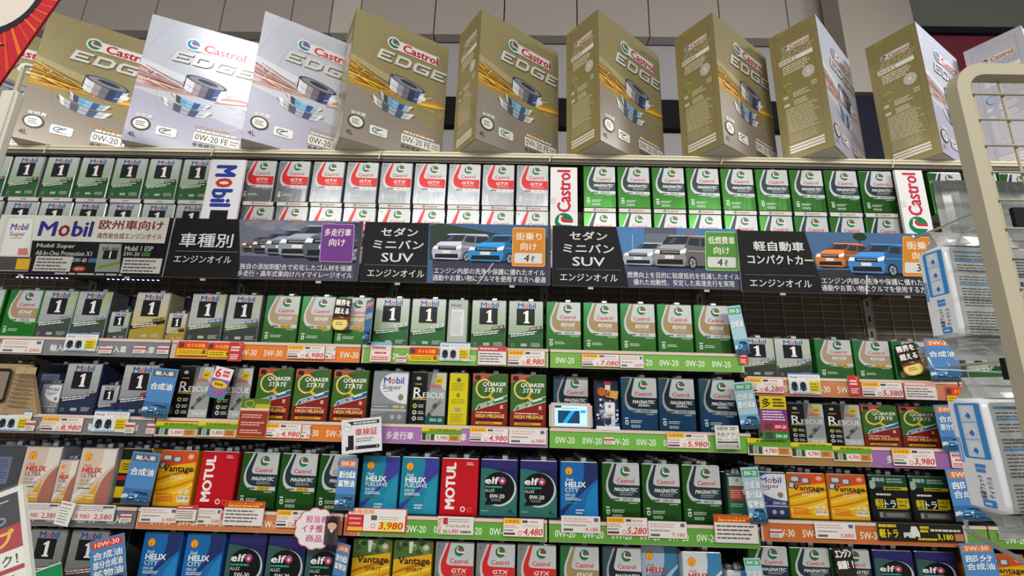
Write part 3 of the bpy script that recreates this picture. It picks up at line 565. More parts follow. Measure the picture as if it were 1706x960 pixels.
    d.rr(56, 13.5, 97, 23.5, .8, '#ebe9e4'); d.text('0W-20 FE', 72, 18.5, 6.6, '#34322e', w=29, bold=.01); d.greek(88, 15.5, 8, 6, 2, '#8a8880')
    d.text('全合成油', 66, 10.2, 4, '#3c3a34', w=20, bold=.02); d.text('ハイブリッド', 65, 5.2, 3, '#4a4842', w=18)
    return d.mesh('front_print')
def box_side(silver):
    d = D(BS/100, 'b', eps=.000022); h = BH/BS*100; d.clip = (100, h)
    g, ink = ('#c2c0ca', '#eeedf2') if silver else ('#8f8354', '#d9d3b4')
    d.rect(0, 0, 100, h, g)
    for r in (((12, 12, 88, h-16), '#7a6c3c' if not silver else '#9a98a6'), ((12.8, 12.8, 87.2, h-16.8), g)): d.rect(*r[0], r[1])
    d.rr(34, h-58, 80, h-43, 1, '#dcd8ca', sl=.2); d.ell(32, h-50, 7, 7, '#dcd8ca', 14); castrol_mark(d, 32, h-50, 5.4, green='#4a5a50'); d.text('Castrol', 60, h-51, 11, '#b83048', w=38, bold=.05, sl=.1)
    d.text('EDGE', 56, h-68, 15, '#b8ae86' if not silver else '#aeb0bc', w=64, bold=.04, sl=.5)
    d.rect(16, h-90, 48, h-78, '#e2dfd2'); d.text('0W-20 FE', 31, h-84, 7, '#46443c', w=26, bold=.02); d.rect(49, h-90, 86, h-78, '#d0ccba'); d.rect(52, h-89, 86, h-80, '#efece2')
    d.greek(22, h-118, 60, 24, 4, ink, t=.55); d.ell(72, h-132, 12, 14, '#dfdcd2', 20); d.ring(72, h-132, 10, 11.6, 1.4, '#8a866e'); d.ring(72, h-132, 6, 7, 1.4, '#8a866e')
    d.ring(28, h-152, 11, 12, 3, '#a8b030' if not silver else '#7ab0d0', 30, 300); d.ring(28, h-152, 11, 12, 3, '#4f8a3a' if not silver else '#5a9ac8', 150, 260)
    d.greek(16, h-180, 12, 10, 1, ink, t=.7); d.greek(36, h-182, 34, 14, 3, ink, t=.5); d.greek(74, h-170, 12, 12, 2, ink, t=.5)
    d.greek(16, h-200, 12, 10, 1, ink, t=.7); d.greek(36, h-202, 30, 14, 3, ink, t=.5)
    d.greek(18, 64, 66, h-268, 14, ink, t=.38); d.greek(18, 40, 64, 22, 6, ink, t=.25)
    for i in range(3): d.rect(16, 16+i*7, 84, 20.5+i*7, '#e8e4d6')
    return d.mesh('side_print')
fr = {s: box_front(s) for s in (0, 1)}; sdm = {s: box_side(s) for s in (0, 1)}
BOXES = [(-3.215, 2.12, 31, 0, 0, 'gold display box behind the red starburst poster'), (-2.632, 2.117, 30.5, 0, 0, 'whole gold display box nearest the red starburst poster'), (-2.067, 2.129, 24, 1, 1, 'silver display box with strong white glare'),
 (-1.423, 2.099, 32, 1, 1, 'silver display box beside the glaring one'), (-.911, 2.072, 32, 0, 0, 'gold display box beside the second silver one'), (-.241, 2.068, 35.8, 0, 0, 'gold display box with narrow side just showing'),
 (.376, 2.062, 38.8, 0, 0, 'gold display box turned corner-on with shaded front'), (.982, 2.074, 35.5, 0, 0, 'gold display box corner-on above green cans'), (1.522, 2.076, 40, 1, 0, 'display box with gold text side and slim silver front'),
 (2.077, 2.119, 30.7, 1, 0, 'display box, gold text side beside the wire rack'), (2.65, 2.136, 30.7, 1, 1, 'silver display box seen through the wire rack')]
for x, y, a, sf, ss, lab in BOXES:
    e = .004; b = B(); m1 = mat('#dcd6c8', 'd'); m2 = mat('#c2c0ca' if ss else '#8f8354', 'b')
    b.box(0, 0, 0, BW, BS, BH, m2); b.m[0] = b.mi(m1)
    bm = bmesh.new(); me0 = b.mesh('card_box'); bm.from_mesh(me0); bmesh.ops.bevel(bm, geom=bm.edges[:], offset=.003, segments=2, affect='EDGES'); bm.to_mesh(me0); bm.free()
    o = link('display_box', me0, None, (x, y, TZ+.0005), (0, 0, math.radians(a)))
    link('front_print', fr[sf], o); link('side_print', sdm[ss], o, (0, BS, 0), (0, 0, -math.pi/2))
    b = B()
    for z in (0, BH): b.box(-.001, BS*.62, z-(.03 if z else .0), .0, BS*.8, z+(.0 if z else .03), mat('#8c7c40' if not ss else '#a9a7b2', 'g'))
    b.box(.05, BS*.45, BH, BW-.05, BS*.55, BH+.0012, mat('#c2b68a', 'g')); b.obj('sealing_tape', o)
    tag(o, lab, 'display box', 'oversized display boxes')
# ------------------------------------------------------------------ cans
def row(r, Y, dz, H, items, **kw):
    new = []
    for it in items:
        key, px = it[0], it[1]; o = it[2] if len(it) > 2 else {}
        k = dict(kw); k.update(o); k.pop('dy', 0); k['rz'] = random.uniform(-.012, .012); h = k.pop('H', H); yy = Y+o.get('dy', 0); zz = None
        zz = zrow(r, x_at(px, yy, ZC))+.0; zz = zz+dz; X = x_at(px, yy, zz+h/2)
        zz = zrow(r, X)+dz; X = x_at(px, yy, zz+h/2)
        new.append(can(key, X, yy, zz+.0008, r, H=h, **k))
    new.sort(key=lambda o: o.location.x)         # no can may bite into its neighbour
    for _ in range(6):
        for p, q in zip(new, new[1:]):
            if abs(p.location.y-q.location.y) < .03:
                lap = (p.data['w']+q.data['w'])/2+.0012-(q.location.x-p.location.x)
                if 0 < lap < .05: p.location.x -= lap/2; q.location.x += lap/2
def seq(key, *xs, **o): return [(key, x, o) for x in xs]
HU = .2285
row('2u', 2.178, HU+.024, .227, seq('m1g', -15, 41, 98, 156, 213, 270, 327)+seq('gtx', 430, 487, 545, 602, 659, 716, 773, 830, 887)+seq('mag', 999, 1056, 1114, 1172, 1230, 1288, 1346, 1404, 1463)+seq('mag', 1580, 1640, 1700), W=.163)
row('2l', 2.178, 0, HU, seq('m1g', -30, 29, 86, 143, 201, 258, 315)+seq('gtx', 424, 482, 539, 596, 654, 712, 770, 828, 886)+seq('mag', 1000, 1059, 1118, 1177, 1237, 1296, 1355, 1415, 1475), W=.163)
row('3', YC, 0, .234, [('edg4', -28), ('edg4', 35), ('m1e', 93), ('m1e', 151), ('m1o', 249), ('m1s', 343), ('m1s', 404), ('edg5', 468), ('edg5', 528), ('edg5', 588),
  ('m1g3', 652), ('m1g3', 713), ('sdm', 762, dict(W=.094, Dp=.16)), ('m1g', 814), ('m1g', 876)]+seq('edg', 939, 1001, 1063, 1125, 1187)+
  seq('dkb', 203, 293, dy=.11, desc='dark can behind a small can')+[('m1e', 197, dict(W=.094, H=.137, Dp=.07, desc='small grey can with green flash')), ('m1o', 293, dict(W=.09, H=.137, Dp=.07, desc='small silver-gold oil can'))], W=.163)
H3 = .184
row('3', YC, 0, H3, [('m1s', 1263), ('m1s', 1321), ('edg5', 1391), ('edg5', 1455), ('edg5', 1521), ('m1g', 1640), ('mag', 1702)], W=.163)
row('4', YC, 0, .232, [('gyb', 6, dict(dy=.11)), ('m1b', 132), ('m1w', 228), ('res', 322), ('res', 388), ('qk5', 455), ('qk5', 518), ('qk5', 582), ('msu', 649), ('resg', 713), ('sdy', 763, dict(W=.088, Dp=.16)), ('qk0', 816), ('qk0', 880),
  ('hyb', 951, dict(dy=.05)), ('hyb', 1065), ('hyb', 1128), ('hyb', 1197)]+seq('dkb', 84, 180, dy=.11, desc='dark can behind a small can')+[('msu', 84, dict(W=.094, H=.137, Dp=.07, desc='small pale can beside kraft card')), ('m1b', 181, dict(W=.088, H=.137, Dp=.07, desc='small grey-navy oil can'))], W=.164)
row('4', YC, 0, .179, [('res', 1264, dict(dy=.06)), ('res', 1345), ('res', 1405), ('qk5', 1468), ('qk5', 1532), ('mag', 1660), ('mag', 1725)], W=.16)
row('5', YC, 0, .232, [('gyb', 4), ('hxu', 64), ('hxu', 158), ('ylb', 218, dict(dy=.02, W=.14)), ('vsp', 292), ('mot', 361), ('mag5', 430), ('mag5', 495), ('mag5', 560), ('hxf', 632), ('hxf', 698), ('mot', 765), ('elf', 831), ('elf', 897), ('hxc', 965),
  ('mag', 1035), ('mag', 1102), ('mag', 1170), ('sgr', 1230, dict(W=.088, H=.2, Dp=.08)), ('hxu', 110, dict(W=.084, H=.18, Dp=.07, desc='small cream can with copper wave'))], W=.164)
row('5', YC, 0, H3, [('msb', 1280), ('vsp', 1346), ('vsp', 1414), ('kei', 1483), ('kei', 1551), ('mag5', 1690)], W=.163)
row('6', YC, 0, .234, [('m1d', 72), ('m1d', 142), ('hxc', 264), ('hxc', 336), ('elf5', 407), ('elf5', 474), ('elf5', 540), ('vst', 617), ('vst', 686), ('gtx', 756), ('gtx', 825), ('gtx', 894), ('edg', 966), ('hyb', 1037), ('hxh', 1100, dict(dy=.04, W=.158)), ('hxw', 1172, dict(H=.225)),
  ('hxw', 1232, dict(W=.09, H=.16, Dp=.07, desc='small white oil can'))], W=.164)
row('6', YC, 0, H3, [('mag', 1282), ('mag', 1352), ('mag5', 1420), ('elf5', 1492), ('elf5', 1563), ('vsp', 1680), ('elf5', 1756)], W=.163)
# cans queued behind, only their tops in view
fronts = [o for o in C.objects if o.name.startswith('oil_can') and 'on third' in o['group'] or o.name.startswith('oil_can') and 'lowest' in o['group']]
def copy_tree(o, keep):
    c = o.copy(); C.objects.link(c)
    for ch in o.children:
        if ch.name.split('.')[0] in keep: k = ch.copy(); C.objects.link(k); k.parent = c
    return c
for o in fronts:
    third = 'third' in o['group']
    if o.dimensions.x < .12 or o.location.y > YC+.05: continue
    for k in range(1, 4 if third else 2):
        if o.location.y+k*.112+.105 > YB: break
        c = copy_tree(o, ('screw_cap', 'handle')); c.location.y += k*.112; c.location.x += random.uniform(-.003, .003)
        tag(c, ORD[k-1]+' can behind '+DES[o['design']][2].replace('oil can', 'can'), 'oil can', 'cans queued behind on '+('third shelf' if third else 'lowest shelf'), row='q5' if third else 'q6')
# white stacking strips between the two tiers
for o in [o for o in C.objects if o.name.startswith('oil_can') and o.get('group', '').endswith('lower tier above banners')]:
    mob = o.data.name.startswith('can_body') and 'numeral' in o['label']
    b = B(); wm = mat('#d0cfcb', 'g'); b.box(-.078, 0, 0, .078, .002, .0225, wm); b.box(-.078, 0, .0205, .078, .1, .0225, wm); b.box(-.078, .098, 0, .078, .1, .0225, wm); t = b.obj('stacking_tray', None, (o.location.x, 2.172, o.location.z+HU-.0005))
    d = D(.001, 'p', eps=.00003)
    if mob: mobil(d, -14, 11, 28, 7)
    else: castrol_mark(d, -26, 11, 7); d.text('Castrol', 12, 11, 11, '#c8283a', w=56, bold=.02, sl=.1)
    link('tray_print', d.mesh('tray_print'), t)
    tag(t, 'white tray between stacked '+('numeral' if mob else 'red-band' if 'red' in o['label'] else 'green')+' cans', 'tray', 'stacking trays', row='tray')
# ------------------------------------------------------------------ signs over the second tier
def panel(name, x0, z0, x1, z1, Y, m='#e4e4e2', th=.005, rot=(0, 0, 0)):
    b = B(); W, H = x1-x0, z1-z0; b.box(-W/2, 0, 0, W/2, th, H, mat(m, 'p'))
    return b.obj(name, None, ((x0+x1)/2, Y, z0), rot), W*1000, H*1000
def inkon(o, W, H, fn, name='print', fin='p', eps=.00003, clip=True):
    d = D(.001, fin, eps=eps, off=.0005, ox=-W/2); d.clip = (W, H) if clip else None; fn(d, W, H)
    return link(name, d.mesh(name), o)
def banner_a(d, W, H):
    d.rect(0, 0, W, H, '#141417'); d.rect(0, H*.56, W*.975, H, '#d2d2ca'); d.poly([(W*.03, H*.04), (W*.03, H*.97), (W*.2, H*.97), (W*.245, H*.04)], '#c6c6be')
    d.poly([(W*.06, H*.3), (W*.05, H*.94), (W*.19, H*.94), (W*.22, H*.3)], '#dcdcd8'); mobil(d, W*.075, H*.79, W*.1, H*.11, blue='#2a3a90'); d.text('Super', W*.125, H*.66, H*.1, '#2a2a33', w=W*.09, bold=.01); d.line(W*.09, H*.59, W*.16, H*.6, 3, '#c03038')
    d.poly([(W*.16, H*.31), (W*.155, H*.42), (W*.205, H*.43), (W*.22, H*.31)], '#c87a74'); d.poly([(W*.06, H*.05), (W*.06, H*.28), (W*.245, H*.28), (W*.25, H*.05)], '#4a4a46'); d.poly([(W*.17, H*.07), (W*.165, H*.25), (W*.24, H*.25), (W*.245, H*.07)], '#d8aa28')
    mobil(d, W*.24, H*.77, W*.31, H*.26, blue='#2c2f7c', red='#7f2228', bold=.09)
    d.text('欧州車向け', W*.765, H*.86, H*.17, '#7f2228', w=W*.37, bold=.05); d.text('高性能合成エンジンオイル', W*.77, H*.67, H*.1, '#7f2228', w=W*.37, bold=.02)
    d.text('Mobil Super', W*.365, H*.47, H*.09, '#c9c9c6', w=W*.22, bold=.04); d.text('All-In-One Protection X1', W*.42, H*.355, H*.08, '#c9c9c6', w=W*.32, bold=.03); d.text('5W-40', W*.52, H*.245, H*.07, '#c9c9c6', w=W*.08, bold=.03); d.rect(W*.57, H*.21, W*.62, H*.28, '#3a6a9a')
    d.rect(W*.27, H*.05, W*.48, H*.3, '#c9c9c4'); d.greek(W*.28, H*.06, W*.18, H*.22, 4, '#4a4a48', t=.4); d.ell(W*.53, H*.1, W*.04, H*.05, '#8f2420'); d.text('NEW', W*.53, H*.1, H*.05, '#d8c8c0', w=W*.05, bold=.03)
    d.poly([(W*.62, H*.06), (W*.61, H*.53), (W*.735, H*.53), (W*.76, H*.06)], '#8d938c'); mobil(d, W*.635, H*.44, W*.09, H*.07, blue='#20264a'); d.rect(W*.645, H*.27, W*.725, H*.42, '#17181b'); d.text('1', W*.685, H*.345, H*.12, '#e0e0e0', bold=.06); d.poly([(W*.63, H*.15), (W*.75, H*.24), (W*.75, H*.2), (W*.63, H*.1)], '#6f8a30')
    d.text('Mobil 1 ESP', W*.84, H*.46, H*.085, '#c9c9c6', w=W*.16, bold=.04); d.text('5W-30', W*.805, H*.365, H*.07, '#c9c9c6', w=W*.09, bold=.03); d.rect(W*.86, H*.33, W*.91, H*.4, '#3f7a2a')
    d.rect(W*.765, H*.05, W*.985, H*.3, '#c9c9c4'); d.greek(W*.775, H*.06, W*.19, H*.22, 4, '#4a4a48', t=.4); d.greek(W*.4, H*.0, W*.5, H*.035, 1, '#b4b4b0', t=.7)
def banner(kind):
    def fn(d, W, H):
        bx, sky = W*.36, {'p': '#6a6f80', 'o': '#44628c', 'g': '#4f7cb0', 'k': '#46688f'}[kind]
        d.rect(0, 0, W, H, '#17171b'); d.poly([(W*.4, 0), (W*.34, H), (W, H), (W, 0)] if kind != 'o' else [(W*.355, 0), (W*.345, H), (W, H), (W, 0)], sky)
        gnd = {'p': '#4c4a60', 'o': '#3c3b4e', 'g': '#454a66', 'k': '#2f3238'}[kind]; d.poly([(W*.395, 0), (W*.375, H*.38), (W, H*.38), (W, 0)], gnd)
        if kind == 'p':
            for i in range(9): d.ell(W*(.42+.04*i), H*(.93-.03*(i % 3)), W*.05, H*.06, ['#8a7a78', '#6f7690', '#7c8096'][i % 3], 12)
            for i, (x, y, w_, h_, c) in enumerate(((.375, .44, .26, .27, '#6a5a58'), (.43, .42, .3, .35, '#5c5254'), (.5, .39, .34, .45, '#7a7f90'), (.57, .36, .42, .56, '#8a909c'), (.7, .32, .5, .68, '#565c6c'))):
                car(d, W*x, H*y, W*w_, H*h_, c, glass='#2c3240')
        elif kind == 'o':
            d.poly([(W*.35, H*.95), (W*.4, H), (W*.6, H*.9), (W*.75, H*.82), (W, H*.78), (W, H*.38), (W*.36, H*.38)], '#2f4034'); d.line(W*.62, 0, W*.7, H*.35, 5, '#b8b8c0')
            car(d, W*.37, H*.36, W*.33, H*.46, '#b4b4c4', van=True); car(d, W*.56, H*.34, W*.4, H*.48, '#2f86c4')
        elif kind == 'g':
            for i, (x0, x1, y) in enumerate(((.49, .66, 1), (.66, .7, .9), (.7, .77, .98), (.92, .97, .8))): d.rect(W*x0, H*.4, W*x1, H*y, ['#565d6c', '#7a8494', '#6c7688', '#8090a4'][i]); d.greek(W*(x0+.005), H*.5, W*(x1-x0-.01), H*.4, 14, '#8a93a4' if i == 0 else '#5a6474', t=.4)
            d.line(W*.42, H*.38, W*.425, H*.88, 2, '#d0d4da'); d.rect(W*.38, H*.36, W*.99, H*.42, '#5a6a6a')
            car(d, W*.37, H*.34, W*.33, H*.4, '#a4aabc'); car(d, W*.53, H*.32, W*.36, H*.55, '#8f8a8c', van=True)
        else:
            d.rect(W*.36, H*.5, W*.99, H*.6, '#4a6a48'); d.poly([(W*.55, 0), (W*.63, H*.36), (W*.66, H*.36), (W*.6, 0)], '#44474d'); d.line(W*.6, 0, W*.615, H*.32, 6, '#d8d8d8')
            d.ell(W*.61, H*.93, W*.035, H*.07, '#25331f', 12); d.line(W*.605, H*.7, W*.605, H*.9, 5, '#2a2a20')
            car(d, W*.375, H*.4, W*.3, H*.42, '#c8743c'); car(d, W*.53, H*.3, W*.38, H*.52, '#3f7fc0')
        d.poly([(W*.985, 0), (W*.985, H), (W, H), (W, 0)], '#3a3f50'); ink = '#d6d6d4'
        if kind == 'p': d.text('車種別', W*.19, H*.62, H*.24, ink, w=W*.28, bold=.03); d.line(W*.04, H*.43, W*.37, H*.43, 2, '#8a8a90')
        elif kind == 'k': d.text('軽自動車', W*.2, H*.74, H*.16, ink, w=W*.25, bold=.05); d.text('コンパクトカー', W*.2, H*.52, H*.15, ink, w=W*.32, bold=.05)
        else:
            for t, y, ww in (('セダン', .83, .2), ('ミニバン', .62, .27), ('SUV', .4, .17)): d.text(t, W*.19, H*y, H*.15, ink, w=W*ww, bold=.05)
        if kind != 'p': d.line(W*.02, H*.27, W*.36, H*.27, 2, '#70707a')
        d.text('エンジンオイル', W*.19, H*(.3 if kind == 'p' else .14), H*.12, ink, w=W*.3, bold=.02)
        l1, l2 = {'p': ('独自の添加剤配合で劣化したゴム材を保護', '多走行・高年式車向けハイマイレージオイル'), 'g': ('燃費向上を目的に粘度抵抗を低減したオイル', '優れた始動性、安定した高速走行を実現')}.get(kind, ('エンジン内部の洗浄や保護に優れたオイル', '通勤やお買い物にクルマを使用する方へ最適'))
        d.text(l1, W*.68, H*.2, H*.1, '#d8d8dc', w=W*.58, bold=.02); d.text(l2, W*.68, H*.085, H*.1, '#d8d8dc', w=W*.59 if kind != 'g' else W*.52, bold=.02)
        col, ed, tt = {'p': ('#6c3a86', '#a98ab8', ['多走行車', '向け']), 'o': ('#c9822c', '#e0a860', ['街乗り', '向け']), 'g': ('#4f8f3c', '#9cc890', ['低燃費車', '向け']), 'k': ('#c9822c', '#e0a860', ['街乗り', '向け'])}[kind]
        sl = {'p': -.05, 'o': 0, 'g': .06, 'k': .16}[kind]; x0 = W*(.8 if kind != 'k' else .79)
        d.rr(x0-4, H*.31-4, W*.97, H*.95, 10, ed, sl=sl); d.rr(x0, H*.31, W*.965, H*.935, 8, col, sl=sl); mx = (x0+W*.965)/2
        d.text(tt[0], mx+sl*H*.46, H*.8, H*.13, '#ecdfd4', w=W*.14, bold=.03); d.text(tt[1], mx+sl*H*.3, H*.63, H*.13, '#ecdfd4', w=W*.085, bold=.03)
        if kind != 'p': d.rr(x0+8, H*.35, W*.955, H*.52, 6, '#cfcfca', sl=sl); d.text('3' if kind == 'k' else '4', mx-8+sl*20, H*.435, H*.12, '#2c2c2e', bold=.05, sl=.15); d.text('ℓ', mx+20+sl*20, H*.425, H*.1, '#2c2c2e', bold=.02)
    return fn
BT, BB = ZC+.838, ZC+.541
YBAN = 2.112
for x0, x1, fn, lab in ((-2.545, -1.69, banner_a, 'pale-topped sign with red heading, pictured cans and white tables'), (-1.682, -.765, banner('p'), 'black sign with a line of grey cars and purple panel'), (-.755, .139, banner('o'), 'black sign with blue car and white van, orange panel'),
                       (.147, 1.04, banner('g'), 'black sign with two silver cars and green panel'), (1.012, 1.948, banner('k'), 'black sign with orange and blue cars, orange panel')):
    dz = -.012 if x0 > 1 else 0
    o, W, H = panel('hanging_sign', x0, BB+dz, x1, BT+dz, YBAN-(.016 if x0 > 1 else 0), '#d0d0cc', .006); inkon(o, W, H, fn, 'sign_print')
    b = B()
    for s in (-.3, .3): b.box(s*W*.001-.012, .006, -.012, s*W*.001+.012, .012, .03, mat('#b9b3a4', 'g'))
    for s in (-.3, .3): b.box(s*W*.001-.006, .006, .13, s*W*.001+.006, YR-o.location.y-.0015, .15, mat('#b9b3a4', 's'))
    b.obj('mounting_clip', o); tag(o, lab, 'sign', 'hanging signs over the second tier')
b = B(); b.box(-2.42, YBAN+.012, BB-.012, -1.68, YBAN+.022, BB-.002, BLACKM); o = b.obj('light_strip', None); b = B()
for x in [-2.4+.024*i for i in range(11)]+[-1.96+.024*i for i in range(11)]: b.box(x, YBAN+.013, BB-.0145, x+.006, YBAN+.02, BB-.0118, mat('#a9acff', 'p', 7))
b.box(-2.42, YBAN+.008, BB-.002, -1.68, YBAN+.02, BB+.02, BLACKM); q = b.obj('diode', o); q['kind'] = 'stuff'; tag(o, 'thin strip of violet-white diodes under the pale-topped sign', 'light strip')
for r in '34':
    x0, x1, z = -2.39, -1.65, zrow(r, -2)-.022; b = B(); b.box(x0, YS+.06, z-.008, x1, YS+.074, z-.0002, BLACKM); o = b.obj('light_strip'); b = B()
    for k in range(27): b.box(x0+.01+k*.0265, YS+.062, z-.0105, x0+.018+k*.0265, YS+.072, z-.0079, mat('#a9acff', 'p', 7))
    q = b.obj('diode', o); q['kind'] = 'stuff'; tag(o, 'violet diode strip under the '+('shelf just below banners' if r == '3' else 'second shelf below banners'), 'light strip')
# upright brand boards
def vboard(px0, px1, py0, py1, Y, fn, lab):
    c = (px0+px1)/2; a, t = at(c, py1, Y), at(c, py0, Y); W = at(px1, (py0+py1)/2, Y).x-at(px0, (py0+py1)/2, Y).x
    zlo = zrow('2', a.x)+.0005
    o, W, H = panel('brand_board', (a.x+t.x)/2-W/2, zlo, (a.x+t.x)/2+W/2, t.z, Y, '#dedede', .012); inkon(o, W, H, fn, 'board_print'); tag(o, lab, 'sign', 'upright brand boards')
def vb_m(d, W, H):
    d.rect(0, 0, W, H, '#e2e3e6'); y = H*.94
    for ch, l, c in (('M', 72, '#2b3f94'), ('o', 58, '#c8352c'), ('bil', 104, '#2b3f94')): d.text(ch, W*.45, y-l/2, l, c, rot=-math.pi/2, w=l, bold=.0) if 0 else d.text(ch, W*.48, y-l/2, W*(.6 if ch != 'o' else .5), c, w=l-6, bold=.1, rot=-math.pi/2); y -= l
    d.rect(W*.25, y-70, W*.75, y-14, '#1a1a1d')
def vb_c(d, W, H): d.rect(0, 0, W, H, '#e4e3e4'); d.text('Castrol', W*.5, H-128, W*.52, '#c02a44', w=228, bold=.09, rot=math.pi/2); castrol_mark(d, W*.5, H-290, W*.34); d.rect(W*.02, H-200, W*.2, H-165, '#d2d0ce')
vboard(343, 402, 266, 366, 2.135, vb_m, 'white upright board with blue and red lettering')
vboard(917, 962, 279, 380, 2.135, vb_c, 'white upright board between red-band and green cans')
vboard(1500, 1546, 284, 395, 2.135, vb_c, 'white upright board at the rack end of the green cans')
# ------------------------------------------------------------------ cards on the rails
def jackets(d, x, y, w, h):
    for i in (0, 1):
        X = x+i*w*.5; d.rect(X, y, X+w*.46, y+h, '#c9d3dc'); d.poly([(X+w*.14, y+h*.92), (X+w*.32, y+h*.92), (X+w*.4, y+h*.7), (X+w*.42, y+h*.15), (X+w*.35, y+h*.15), (X+w*.33, y+h*.5), (X+w*.33, y+h*.05), (X+w*.13, y+h*.05), (X+w*.13, y+h*.5), (X+w*.11, y+h*.15), (X+w*.04, y+h*.15), (X+w*.06, y+h*.7)], '#23252c')
def k_big(price, hdr='#e8c22a'):
    def f(d, W, H):
        d.rect(0, 0, W, H, '#c8303c'); d.rect(1.5, 1.5, W-1.5, H-1.5, '#e4ddd8'); d.rect(2, H*.68, W*.44, H-2, hdr); d.text('会員価格', W*.22, H*.83, H*.2, '#c8661c', w=W*.36, bold=.05)
        d.greek(4, H*.44, W*.36, H*.2, 2, '#c88a8a', t=.5); d.greek(4, H*.28, W*.3, H*.12, 1, '#6a6a70', t=.6); d.rect(4, H*.1, W*.3, H*.22, '#4a4a50')
        d.rect(W*.47, H*.76, W*.6, H*.9, '#4c4c50'); d.greek(W*.63, H*.74, W*.3, H*.16, 1, '#a8a8aa', t=.6); d.greek(W*.48, H*.52, W*.46, H*.16, 2, '#b0aeb0', t=.4)
        d.ring(W*.42, H*.2, H*.12, H*.12, H*.03, '#c8303c'); d.text(price, W*.735, H*.26, H*.42, '#c8202c', w=W*.47, bold=.05, sl=.2)
    return f
def k_white(price, ink='#c8404a'):
    def f(d, W, H): d.rect(0, 0, W, H, '#ded8d4'); d.greek(W*.06, H*.6, W*.72, H*.3, 2, '#c8a0a0', t=.45); d.greek(W*.06, H*.36, W*.6, H*.16, 1, '#8a8a8c', t=.5); d.rect(W*.84, H*.68, W*.95, H*.9, '#5a608a'); d.rect(W*.06, H*.1, W*.3, H*.24, '#5a5a5e'); d.text(price, W*.78, H*.2, H*.26, ink, w=W*.34, bold=.03)
    return f
def k_red(l, r):
    def f(d, W, H): d.rect(0, 0, W, H, '#ddd6d2'); d.greek(W*.06, H*.58, W*.86, H*.34, 3, '#8f8f94', t=.4); d.rect(W*.7, H*.8, W*.96, H*.92, '#5a5560'); d.text(l, W*.24, H*.24, H*.32, '#b8404c', w=W*.36, bold=.02); d.text(r, W*.74, H*.24, H*.36, '#b8202c', w=W*.42, bold=.03)
    return f
def k_camp(d, W, H): d.rect(0, 0, W, H, '#8fb4d2'); d.rect(2, 2, W-2, H-2, '#d8dde0'); d.rect(0, H*.66, W, H, '#e4e2de'); d.rect(0, H*.93, W, H, '#3f86c4'); mobil(d, W*.05, H*.8, W*.24, H*.11); d.text('オリジナルグッズ', W*.64, H*.82, H*.11, '#b84a30', w=W*.58, bold=.03); d.text('キャンペーン', W*.74, H*.7, H*.07, '#a86a58', w=W*.36); jackets(d, W*.05, H*.12, W*.54, H*.5); d.rect(W*.64, H*.12, W*.97, H*.62, '#d8c024'); d.greek(W*.67, H*.16, W*.26, H*.4, 3, '#8a7420', t=.5); d.greek(W*.1, H*.02, W*.7, H*.07, 1, '#7a8aa0', t=.6)
def k_note(hdr, txt='', tc='#e8c23a'):
    def f(d, W, H):
        d.rect(0, 0, W, H, '#dcd8d4'); d.rect(0, H*.72, W, H, hdr); d.rect(0, 0, 2, H, hdr); d.rect(W-2, 0, W, H, hdr)
        if txt: d.text(txt, W*.52, H*.9, H*.1, tc, w=W*.84, bold=.03); d.greek(W*.1, H*.76, W*.8, H*.08, 1, tc, t=.8)
        else: d.greek(W*.06, H*.8, W*.8, H*.12, 1, '#e8d8d4', t=.6)
        d.greek(W*.06, H*.1, W*.86, H*.56, 4, '#5a4a48', t=.38)
    return f
def k_yel(d, W, H): d.rect(0, 0, W, H, '#d8442c'); d.rect(0, 0, W, H*.45, '#e4c41e'); d.rect(W*.02, H*.55, W*.2, H*.9, '#5a3a44'); d.text('オイル交換', W*.6, H*.72, H*.28, '#f0c83a', w=W*.6, bold=.05); d.greek(W*.06, H*.08, W*.86, H*.3, 2, '#8a6a14', t=.5); d.rect(W*.84, H*.1, W*.96, H*.4, '#6a5a2a')
def k_res(price):
    def f(d, W, H): d.rect(0, 0, W, H, '#cfd0a8'); d.rect(0, H*.72, W, H, '#d8c41e'); d.poly([(0, H*.72), (W, H*.88), (W, H*.5), (0, H*.5)], '#5f9a34'); d.greek(W*.2, H*.74, W*.76, H*.2, 1, '#6f7a18', t=.7); d.rect(W*.02, H*.08, W*.12, H*.6, '#3a3c3c'); d.rect(W*.14, H*.08, W*.22, H*.55, '#8a9490'); d.rect(W*.24, H*.08, W*.33, H*.5, '#2c4a44'); d.rect(W*.36, H*.04, W*.68, H*.5, '#e2dcd6'); d.text(price, W*.53, H*.26, H*.3, '#c02a34', w=W*.28, bold=.04); d.rect(W*.7, H*.06, W*.97, H*.48, '#c8834a'); d.greek(W*.74, H*.14, W*.2, H*.26, 2, '#7a4a20', t=.5)
    return f
def k_tag(col='#c03a38', ink='#f0dcd4'):
    def f(d, W, H): d.rect(0, 0, W, H, col); d.greek(W*.14, H*.5, W*.7, H*.3, 2, ink, t=.6); d.greek(W*.14, H*.08, W*.7, H*.3, 3, ink, t=.5); d.poly([(W*.6, H*.98), (W*.92, H*.9), (W*.8, H*.76)], '#d86a58')
    return f
def k_small(d, W, H): d.rect(0, 0, W, H, '#dbd5d0'); d.rect(0, H*.55, W, H*.78, '#c8404a'); d.greek(W*.1, H*.08, W*.8, H*.36, 2, '#7a7a7c', t=.5)
